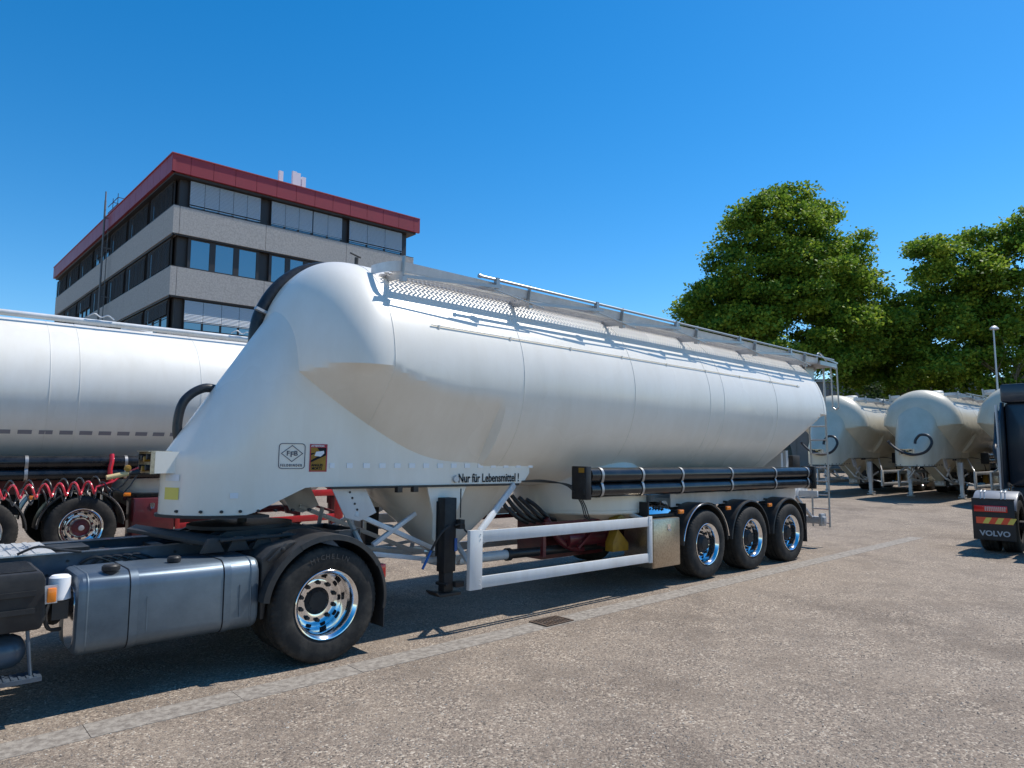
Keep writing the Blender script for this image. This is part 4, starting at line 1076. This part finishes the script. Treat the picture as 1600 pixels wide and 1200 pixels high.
# coiled air lines from the cab to the trailer's connector box: each is a hose of its own
def coil(label, m, p0, p1, r, turns, wr, sag, lead0, lead1, cuff=None):
    p0, p1 = Vector(p0), Vector(p1); d = p1-p0; n = int(turns*16); pts = [Vector(q) for q in lead0]
    a = Vector((0, 1, 0)); b = d.normalized().cross(a).normalized()
    for i in range(n+1):
        t = i/n; tt = t**.85; ph = 2*math.pi*turns*t
        c = p0+d*tt+Vector((0, 0, -sag*4*t*(1-t))); pts.append(c+(a*math.cos(ph)+b*math.sin(ph))*r)
    pts += [Vector(q) for q in lead1]
    o = MB().tube(pts, wr, 7).build('coiled_air_hose', m)
    tag(o, label, 'hose', 'coiled hoses behind the cab')
    return o
XB = -7.43
coil('bright red coiled air hose, looping above the black ones', M['coilred'], (-9.3, 1.12, 1.55), (-7.75, 1.14, 1.555), .055, 13, .0085, .02, [(-9.6, 1.1, 1.5)], [(-7.62, 1.18, 1.60), (-7.55, 1.2, 1.66), (XB, YC-.10, 1.72)])
coil('thin black coiled air hose, topmost behind the red one', M['hose'], (-9.3, 1.32, 1.57), (-7.66, 1.28, 1.57), .080, 12, .0065, .03, [(-9.6, 1.3, 1.45)], [(-7.6, 1.3, 1.5), (-7.53, 1.27, 1.56), (XB, YC, 1.70)])
coil('thin black coiled cable, lowest of the coils', M['hose'], (-9.3, 1.22, 1.50), (-7.62, 1.20, 1.54), .065, 13, .0065, .04, [(-9.6, 1.0, 1.3)], [(-7.55, 1.12, 1.50), (-7.5, 1.12, 1.56), (XB, YC-.14, 1.69)])
pl = empty('cable_plug', 'tan cable plug with a yellow cap at the end of the coils', 'plug', (-7.43, YC-.14, 1.68))
MB().cyl((-.26, .0, -.045), (-.09, 0, -.01), .022, 12).build('grip', mat('tan_rubber', (.55, .42, .20), .5), pl)
MB().lathe([(.001, 0), (.026, .004), (.03, .02), (.02, .035)], 18, 'Y', (-.10, -.03, .035)).build('cap', M['yellow'], pl)
MB().cyl((-.09, 0, -.01), (.0, 0, 0), .020, 12).build('socket', M['dark'], pl)

# ------------------------------------------------------------------ office building
def make_building():
    A = Vector((2.04, 36.83, 0)); aR_, aL_ = R(-.5), R(91.7); LR, LL = 16.8, 34.4
    b = empty('office_building', 'grey concrete office block with a red metal roof fascia and ribbon windows', 'building', (A.x, A.y, 0))
    er = Vector((math.cos(aR_), math.sin(aR_), 0)); el = Vector((math.cos(aL_), math.sin(aL_), 0))
    nr = Vector((er.y, -er.x, 0)); nl = Vector((-el.y, el.x, 0))       # outward normals
    def ringpoly(off):   # footprint grown outward by off
        c = [Vector((0, 0, 0)), er*LR, er*LR+el*LL, el*LL]
        return [c[0]+nr*off+nl*off, c[1]+nr*off-nl*off, c[2]-nr*off-nl*off, c[3]-nr*off+nl*off]
    def slab(mb, off, z0, z1):
        P = ringpoly(off); mb.add([(p.x, p.y, z0) for p in P]+[(p.x, p.y, z1) for p in P], [(3, 2, 1, 0), (4, 5, 6, 7), (0, 1, 5, 4), (1, 2, 6, 5), (2, 3, 7, 6), (3, 0, 4, 7)])
    core = MB(); slab(core, -.42, .3, 18.35); core.build('wall', M['wframe'], b, False)
    bands = [(14.80, 16.48), (11.05, 12.78), (7.30, 9.05), (3.55, 5.3), (.2, 1.6)]
    for z0, z1 in bands:
        m_ = MB()
        # separate precast panels with open joints
        for e_, n_, L_, cuts in ((er, nr, LR, (0, .35, 5.55, 11.25, 16.8)), (el, nl, LL, (0, 4.2, 10, 16, 22, 28, 34.4))):
            for i in range(len(cuts)-1):
                s0, s1 = cuts[i]+.012, cuts[i+1]-.012; 
                if i == 0: s0 = -.0
                c = e_*((s0+s1)/2)-n_*.11; m_.obox((c.x, c.y, (z0+z1)/2), e_*((s1-s0)/2), n_*.11, (0, 0, (z1-z0)/2))
        P = ringpoly(-.225); m_.add([(p.x, p.y, z0+.05) for p in P]+[(p.x, p.y, z1-.05) for p in P], [(3, 2, 1, 0), (4, 5, 6, 7), (0, 1, 5, 4), (1, 2, 6, 5), (2, 3, 7, 6), (3, 0, 4, 7)])
        m_.build('spandrel_panel', M['concrete'], b, False, bev=0)
        c_ = MB(); 
        for e_, n_, L_ in ((er, nr, LR), (el, nl, LL)):
            q = e_*(L_/2)-n_*.13; c_.obox((q.x, q.y, z1+.025), e_*(L_/2), n_*.13, (0, 0, .022)); c_.obox((q.x, q.y, z0-.05), e_*(L_/2), n_*.06, (0, 0, .045))
        c_.build('sill', M['wframe'], b, False)
    # fascia of folded red sheets
    fm = MB()
    for e_, n_, L_, st in ((er, nr, LR+.35, 1.32), (el, nl, LL+.3, 1.32)):
        s0 = -.30; k = 0; first = True
        while s0 < L_:
            s1 = min(s0+(1.06 if first else st), L_); first = False
            c = e_*((s0+s1)/2)+n_*.18; fm.obox((c.x, c.y, 18.96), e_*((s1-s0)/2-.012), n_*.10, (0, 0, .53)); s0 = s1
    fm.build('roof_fascia', M['fascia'], b, False)
    rm = MB(); slab(rm, .24, 18.5, 19.42); rm.build('roof', M['fascia'], b, False)
    cpn = MB(); slab(cpn, .33, 19.49, 19.55); cpn.build('roof_edge', mat('pink_red_coping', (.40, .07, .075), .5), b, False)
    sf = MB(); slab(sf, .1, 18.30, 18.43); sf.build('soffit', M['wframe'], b, False)
    def bay(e_, n_, s0, s1, z0, z1, panes, blind, frac=1.0, dark=False, gs=None):
        """window = frame with mullions; panes and a blind in front of them"""
        f = MB()
        def bx(mb, a, c_, za, zb, d0, d1):
            q = e_*((a+c_)/2)-n_*((d0+d1)/2); mb.obox((q.x, q.y, (za+zb)/2), e_*((c_-a)/2), n_*((d1-d0)/2), (0, 0, (zb-za)/2))
        fw_ = .07; bx(f, s0, s1, z0, z0+fw_, .20, .30); bx(f, s0, s1, z1-fw_, z1, .20, .30)
        st = (s1-s0)/panes
        for i in range(panes+1):
            c_ = s0+i*st; hw = .05 if gs is None else gs
            bx(f, max(s0, c_-hw), min(s1, c_+hw), z0+fw_, z1-fw_, .20, .30)
        w_ = f.build('window', M['wframe'], b, False)
        g = MB()
        bx(g, s0+.02, s1-.02, z0+.02, z1-.02, .26, .275)
        g.build('pane', M['glass'], w_, False)
        if blind:
            q = MB(); zb = z1-.08-(z1-z0-.12)*frac; nsl = int((z1-.1-zb)/.085)
            seg = st*1.0; i = 0
            for i in range(panes):
                a, c_ = s0+i*st+.012, s0+(i+1)*st-.012
                for k in range(nsl):
                    z = z1-.12-k*.085; mid = e_*((a+c_)/2)-n_*.15
                    q.obox((mid.x, mid.y, z), e_*((c_-a)/2), n_*.022+Vector((0, 0, -.041)), (n_*.004).cross(e_)*1.)
                bx(q, a, c_, zb-.03, zb, .13, .17)
            q.build('blind', M['blinddark'] if dark else M['blind'], w_, False)
    # front (right) face
    rows = [(16.53, 18.30), (12.83, 14.70), (9.10, 10.95), (5.35, 7.2), (1.65, 3.45)]
    for r_i, (z0, z1) in enumerate(rows):
        if r_i == 0: L = [(.9, 5.2, 5, True, .93), (5.9, 8.75, 3, True, .9), (8.8, 10.95, 2, True, .9), (11.5, 15.85, 3, True, .88)]
        elif r_i == 1: L = [(.95, 5.25, 3, False, 0), (5.9, 10.9, 4, False, 0), (11.5, 15.85, 3, False, 0)]
        elif r_i == 2: L = [(.9, 5.2, 4, True, .72), (5.9, 10.95, 4, True, .72), (11.5, 15.85, 3, True, .7)]
        else: L = [(.9, 5.2, 4, r_i == 3, .5), (5.9, 10.95, 4, False, .6), (11.5, 15.85, 3, False, .6)]
        for s0, s1, pn, bl, fr_ in L: bay(er, nr, s0, s1, z0, z1, pn, bl, fr_, gs=.17 if r_i == 1 else .05)
        # left face: brown-grey screens, a few open windows
        s0 = .9; i = 0
        while s0 < 32:
            s1 = s0+4.4; op = (r_i*3+i*2) % 5 == 1
            bay(el, nl, s0, s1, z0, z1, 3, True, .55 if op else .96, dark=True)
            s0 = s1+.6; i += 1
    # things on the roof and the mast up the left face
    m_ = MB(); 
    for x, h in ((7.9, 1.0), (8.9, 1.25), (9.2, 1.2), (9.6, 1.0)):
        q = er*x+el*3.5; m_.obox((q.x, q.y, 19.9+h), er*.15, el*.10, (0, 0, .95))
    m_.bar(er*7.9+el*3.5+Vector((0, 0, 20.2)), er*9.6+el*3.5+Vector((0, 0, 20.2)), .06, .06)
    for x in (8.2, 9.3): q = er*x+el*3.6; m_.cyl((q.x, q.y, 19.4), (q.x, q.y, 21), .05, 8)
    m_.build('antenna', M['stickwhite'], b, False)
    m_ = MB(); q = el*14.6+nl*.5; m_.cyl((q.x, q.y, 0), (q.x, q.y, 20.6), .07, 10); m_.cyl((q.x+.28, q.y, 0), (q.x+.28, q.y, 19.6), .03, 6); m_.cyl((q.x, q.y, 20.3), (q.x, q.y, 21.3), .05, 8)
    for z in (5, 9.5, 13.3, 17, 19.3): m_.bar(q+Vector((0, 0, z)), q-nl*.6+Vector((0, 0, z)), .08, .08)
    m_.build('mast', mat('weathered_mast_steel', (.16, .165, .17), .6, .3), b)
    m_ = MB()
    for s0 in (13.2, 14.6):
        for z in (19.6, 20.1, 20.6): m_.bar(el*s0+nl*.0+Vector((0, 0, z)), el*(s0+1.4)+nl*.0+Vector((0, 0, z)), .04, .04)
        m_.bar(el*s0+Vector((0, 0, 19.5)), el*s0+Vector((0, 0, 20.9)), .04, .04)
        m_.bar(el*(s0+1.4)-nl*.8+Vector((0, 0, 19.5)), el*(s0+1.4)-nl*.8+Vector((0, 0, 20.9)), .04, .04); m_.bar(el*s0+Vector((0, 0, 20.6)), el*s0-nl*.8+Vector((0, 0, 20.6)), .04, .04)
    m_.build('roof_ladder', M['dark'], b)
    return b
make_building()

# ------------------------------------------------------------------ trees
def limbs(mb, p, d, L_, r, depth, rnd, tips, spread=.6):
    p = Vector(p); d = Vector(d).normalized(); n = 5; pts = [p]; q = p.copy(); dd = d.copy()
    for i in range(n):
        dd = (dd+Vector((rnd.uniform(-.14, .14), rnd.uniform(-.14, .14), rnd.uniform(-.02, .10)))).normalized(); q = q+dd*L_/n; pts.append(q.copy())
    mb.tube(pts, [r*(1-.55*i/n) for i in range(n+1)], 8 if depth < 2 else 5)
    if depth >= 4: tips.append(pts[-1]); return
    k = 3 if depth else 4
    for i in range(k):
        a = rnd.uniform(0, 2*math.pi); base = pts[rnd.choice([3, 4, 5])]
        nd = (dd*1.0+Vector((math.cos(a), math.sin(a), rnd.uniform(-.1, .5)))*rnd.uniform(.5, 1.0)*spread*1.5).normalized()
        limbs(mb, base, nd, L_*rnd.uniform(.58, .78), r*.45, depth+1, rnd, tips, spread)
def make_tree(name, label, base, lobes, trunk_h, trunk_r, nclump, leaf, seed, m='leaf', group=None, per=36, cl=.50, low=0.):
    t = empty(name, label, 'tree', base, group=group)
    rnd = random.Random(seed); tips = []
    mb = MB(); limbs(mb, (0, 0, 0), (0, 0, 1), trunk_h, trunk_r, 0, rnd, tips)
    mb.build('trunk', M['bark'], t)
    rs = np.random.RandomState(seed)
    wts = np.array([l[3]*l[4] for l in lobes], float); wts /= wts.sum()
    C = []; subs = []
    for cx, cy, cz, rh, rv in lobes:      # boughs: sub-blobs over each lobe, with gaps between them
        for _ in range(max(7, int(rh*rv*3.0))):
            v = rs.normal(size=3); v[2] += .15; v /= np.linalg.norm(v); rad = rs.uniform(.45, 1.05)
            subs.append((cx+v[0]*rh*rad, cy+v[1]*rh*rad, cz+v[2]*rv*rad, rs.uniform(.45, 1.15)*min(1, rh/2+.2)))
    wts = np.array([q[3]**2.2 for q in subs]); wts /= wts.sum()
    for k in rs.choice(len(subs), nclump, p=wts):
        x_, y_, z_, r_ = subs[k]; v = rs.normal(size=3); v[2] = abs(v[2])*.8 if rs.rand() < .7 else v[2]; v /= np.linalg.norm(v)
        C.append(np.array([x_, y_, z_])+v*r_*np.array([1.15, 1.15, .75])*rs.uniform(.6, 1.05))
    C = np.array(C); C = C[C[:, 2] > low+.7*np.sin(C[:, 0]*.9+seed)+.3*rs.normal(size=len(C))]; n = len(C)*per
    cen = np.repeat(C, per, 0); sp = np.repeat(rs.uniform(.6, 1.5, len(C)), per)[:, None]
    off = np.clip(rs.normal(size=(n, 3)), -1.9, 1.9)*cl*np.array([.55, .55, .32])*sp; P0 = cen+off
    nrm = rs.normal(size=(n, 3)); nrm[:, 2] = np.abs(nrm[:, 2])+.35; nrm /= np.linalg.norm(nrm, axis=1)[:, None]
    a = rs.normal(size=(n, 3)); a -= nrm*(a*nrm).sum(1)[:, None]; a /= np.linalg.norm(a, axis=1)[:, None]; b = np.cross(nrm, a)
    s = leaf*rs.uniform(.55, 1.25, n)[:, None]
    V = np.stack([P0-a*s*.5, P0+b*s*.36-a*s*.06+nrm*s*.08, P0+a*s*.55, P0-b*s*.36-a*s*.06+nrm*s*.08], 1).reshape(-1, 3)
    me = bpy.data.meshes.new('crown'); me.vertices.add(len(V)); me.vertices.foreach_set('co', V.ravel())
    me.loops.add(n*4); me.loops.foreach_set('vertex_index', np.arange(n*4)); me.polygons.add(n)
    me.polygons.foreach_set('loop_start', np.arange(n)*4); me.polygons.foreach_set('loop_total', np.full(n, 4)); me.update(calc_edges=True)
    me.materials.append(M[m]); o = bpy.data.objects.new('crown', me); COL.objects.link(o); o.parent = t
    return t
# positions: distance h along the view and offset s across it
def at(dist, lat, z=0): return (CAMPOS.x+math.cos(yaw)*dist+math.sin(yaw)*lat, CAMPOS.y+math.sin(yaw)*dist-math.cos(yaw)*lat, z)
ex, ey = math.sin(yaw), -math.cos(yaw)
def lob(L): return [(s*ex+d*math.cos(yaw), s*ey+d*math.sin(yaw), z, rh, rv) for s, d, z, rh, rv in L]
make_tree('plane_tree', 'tall broad plane tree behind the rear of the white silo trailer', at(43, 17.4, .1),
          lob([(.6, 0, 14.9, 3.6, 3.4), (-1.8, 0, 13.6, 3.2, 3.2), (3.4, 0, 13.2, 2.8, 3.0), (-3.9, .5, 11.2, 2.9, 2.8), (.2, -1, 11, 4.2, 3.2), (4.3, 0, 10.6, 3.0, 2.8), (-4.8, 0, 8.6, 2.6, 2.2), (-.8, -1.5, 8.6, 4.2, 2.6), (3.6, -.8, 8.6, 3.6, 2.6), (6.6, 0, 9.2, 2.6, 2.3), (-1.6, 0, 16.6, 1.7, 1.4), (1.6, .3, 17.2, 1.5, 1.2), (8.2, 0, 7.8, 1.8, 1.6), (-6.0, 0, 7.9, 1.4, 1.1)]),
          3.6, .42, 4300, .235, 5, group='plane trees along the back of the yard', low=6.1)
make_tree('plane_tree', 'plane tree at the right edge, behind the lamp post', at(42, 28.7, .35),
          lob([(-.5, 0, 12.3, 2.6, 2.6), (2.6, 0, 13.4, 3.0, 2.6), (-2.6, 0, 9.6, 2.4, 2.4), (0, 0, 8.4, 3.2, 2.8), (3.6, 0, 9.6, 3.2, 3.0), (-2.4, 0, 6.0, 2.5, 2.0), (1.2, -.6, 5.4, 2.8, 2.2), (4.6, 0, 6.0, 2.8, 2.4), (6.4, 0, 12, 2.6, 2.6), (-1.6, 0, 14.0, 1.4, 1.2), (4, 0, 15.2, 1.5, 1.1)]),
          3.4, .40, 3000, .235, 9, group='plane trees along the back of the yard', low=4.6)
make_tree('plane_tree', 'smaller plane tree filling the gap between the two tall ones', at(46, 25.0, .45),
          lob([(-1.5, 0, 8.2, 2.2, 2.2), (.6, 0, 9.2, 2.2, 2.2), (-1.0, 0, 5.2, 2.6, 2.0), (1.6, 0, 6, 2.6, 2.2)]),
          3.0, .3, 1000, .235, 14, group='plane trees along the back of the yard', low=5.2)
make_tree('conifer', 'small dark conifer in front of the grey hall', at(37, 19.6, .45),
          [(0, 0, 5.2-.45*k, .22+.24*k, .45) for k in range(9)], 1.6, .14, 260, .16, 21, 'conifer', cl=.3)

# ------------------------------------------------------------------ low hall and lamp post
def make_hall():
    p0, p1 = Vector(at(60, 24.5)), Vector(at(58, 44.0)); d = (p1-p0).normalized(); n = Vector((-d.y, d.x, 0)); L_ = (p1-p0).length
    h = empty('warehouse', 'low grey flat roofed warehouse behind the trees', 'building', (p0.x, p0.y, .3))
    m_ = MB(); c = d*L_/2+n*10; m_.obox((c.x, c.y, 3.9), d*(L_/2), n*10, (0, 0, 3.9)); m_.build('wall', M['hall'], h, False)
    m_ = MB(); m_.obox((c.x, c.y, 7.95), d*(L_/2+.15), n*10.15, (0, 0, .13)); m_.build('roof_edge', M['galv'], h, False)
    m_ = MB()
    for k in range(int(L_/1.0)):
        q = d*(k+.5)-n*.02; m_.obox((q.x, q.y, 3.9), d*.03, n*.03, (0, 0, 3.85))
    m_.build('cladding_rib', M['hall'], h, False)
    # pale hall further right
    q0 = Vector(at(58, 37)); h2 = empty('warehouse', 'pale cream warehouse seen above the tanks at the right', 'building', (q0.x, q0.y, .3))
    m_ = MB(); c = d*12+n*6; m_.obox((c.x, c.y, 3.2), d*9, n*6, (0, 0, 3.2)); m_.v = [(x-d.x*0-n.x*9, y-n.y*9, z) for x, y, z in m_.v]
    m_.build('wall', mat('pale_render', (.42, .40, .37), .8), h2, False)
make_hall()
lp = empty('street_lamp', 'slender grey street lamp on the right in front of the trees', 'street lamp', at(34, 24.35, .45))
MB().tube([(0, 0, 0), (0, 0, 4), (.01, 0, 7.7)], [.06, .05, .035], 14).build('pole', M['galv'], lp)
hd = MB(); hd.lathe([(.001, .14), (.1, .12), (.19, .04), (.2, 0), (.001, -.02)], 20, 'Z', (0, 0, 0)); hd.v = [(x*1.5+.15, y*1.0, z*1.3+7.7) for x, y, z in hd.v]; hd.build('lamp_head', M['alu'], lp)

# ------------------------------------------------------------------ parked tractor at the right edge
def make_right():
    t = empty('truck', 'dark cab tractor unit at the right edge, seen from behind with a black mud flap', 'truck', (6.25, -2.12, 0), (0, 0, R(4)))
    # local: x forward (away), y=0 centre of the left wheel; body extends to -y
    YR = -2.0
    for y, s in ((.30, 1), (YR-.30, -1)):
        make_wheel(t, .68, y, .507, .507, .30, .165, s, 'black', hub_out=.04, dual=True)
    for y0, y1 in ((-.34, .36), (YR-.36, YR+.34)):
        f = fender_mb(.68, .52, .62, 152, 28, y0, y1, lip=.05, n=22); f.build('mudguard', M['alu'] if False else mat('grey_mudguard', (.20, .21, .23), .4), t, ang=40)
    for y0, y1 in ((-.33, .33),):
        m_ = MB(); m_.box(-.02, .0, y0, y1, .26, 1.0); m_.box(-.03, .06, y0, y1, 1.0, 1.03)
        fl = m_.build('mud_flap', M['flap'], t, bev=.004)
        mx = lambda y, z, o=.024: Matrix(((0, 0, -1, -o), (-1, 0, 0, y), (0, 1, 0, z), (0, 0, 0, 1)))
        text('lettering', 'VOLVO', .135, mx(.225, .34), mat('pale_grey_letters', (.40, .44, .48), .5), fl, sx=1.05, bold=.004)
        m_ = MB(); m_.box(-.028, -.022, -.30, .27, .56, .68); m_.build('reflector_board', mat('orange_red_reflector', (.80, .09, .03), .4), fl, False)
        m_ = MB()
        for k in range(3):
            y = .17-k*.19; m_.add([(-.030, y, .565), (-.030, y-.09, .565), (-.030, y-.15, .675), (-.030, y-.06, .675)], [(0, 1, 2, 3)])
        m_.build('yellow_stripe', M['sticky'], fl, False)
        m_ = MB(); m_.box(-.06, -.02, -.23, .29, .78, .90); tl = m_.build('tail_lamp', M['redlens'], fl, bev=.01)
        m_ = MB()
        for k in range(11): m_.box(-.064, -.060, -.20+.03*k, -.184+.03*k, .80, .88)
        m_.build('lens_ribs', mat('clear_lens', (.6, .45, .42), .3), tl)
        m_ = MB()
        for y in (-.2, .12):
            m_.tube([(-.03, y, 1.02), (-.01, y, 1.14), (.1, y, 1.17)], .012, 6); m_.tube([(-.03, y+.06, 1.02), (-.01, y+.06, 1.14), (.1, y+.06, 1.17)], .012, 6); m_.box(-.03, .0, y-.02, y+.08, 1.14, 1.155)
        m_.build('flap_hanger', M['galv'], fl)
    # chassis, fifth wheel, catwalk
    m_ = MB()
    for y in (-.62, -1.38): m_.box(-.3, 5.5, y-.04, y+.04, .8, 1.05)
    m_.box(-.32, -.28, -1.42, -.58, .6, 1.06); m_.box(.2, 1.3, -1.5, -.5, 1.05, 1.1); m_.cyl((.68, -.3, .507), (.68, -1.7, .507), .09, 14)
    m_.build('chassis_rail', M['dark'], t, bev=.004)
    m_ = MB(); m_.lathe([(.001, .05), (.47, .04), (.5, 0), (.48, -.04)], 32, 'Z', (.75, -1.0, 1.16)); m_.build('fifth_wheel', M['dark'], t)
    m_ = MB(); m_.box(1.6, 2.9, .02, .3, .45, .95); m_.build('fuel_tank', M['tankalu'], t, bev=.05)
    # cab
    x0 = 3.1
    m_ = MB(); m_.box(x0, x0+1.9, -2.18, .18, 1.15, 3.0); m_.box(x0+.1, x0+1.9, -2.18, .18, .5, 1.15)
    cb = m_.build('cab', M['truckgrey'], t, bev=.08)
    m_ = MB()      # roof deflector with a hooked side edge
    m_.add([(x0-.12, .22, 3.0), (x0-.12, .22, 3.42), (x0+1.4, .16, 3.15), (x0+1.5, .16, 3.0), (x0-.12, -2.22, 3.0), (x0-.12, -2.22, 3.42), (x0+1.4, -2.16, 3.15), (x0+1.5, -2.16, 3.0)],
           [(0, 1, 2, 3), (7, 6, 5, 4), (0, 4, 5, 1), (1, 5, 6, 2), (2, 6, 7, 3), (3, 7, 4, 0)])
    m_.build('roof_deflector', M['truckgrey'], cb, bev=.05)
    for y in (.20, -2.22):      # side fairings
        m_ = MB(); m_.add([(x0-.62, y-.02, 1.1), (x0-.55, y-.02, 2.6), (x0-.20, y-.02, 3.0), (x0+.1, y-.02, 3.0), (x0+.1, y-.02, 1.1), (x0-.62, y+.02, 1.1), (x0-.55, y+.02, 2.6), (x0-.20, y+.02, 3.0), (x0+.1, y+.02, 3.0), (x0+.1, y+.02, 1.1)],
           [(0, 1, 2, 3, 4), (9, 8, 7, 6, 5), (0, 5, 6, 1), (1, 6, 7, 2), (2, 7, 8, 3), (3, 8, 9, 4), (4, 9, 5, 0)])
        m_.build('side_fairing', M['truckgrey'], cb, bev=.008)
    m_ = MB(); m_.tube([(x0-.35, .27, 1.05), (x0-.28, .27, 2.2), (x0-.22, .29, 2.95)], .028, 8); m_.box(x0-.42, x0-.30, .22, .30, 1.5, 2.0); m_.build('white_bracket', M['white2'], t)
    for i in range(2):
        y = -2.3+.0*i
        make_wheel(t, 4.4, .22 if i == 0 else -2.22, .507, .507, .30, .06, 1 if i == 0 else -1, 'black', hub_out=.02)
    return t
make_right()
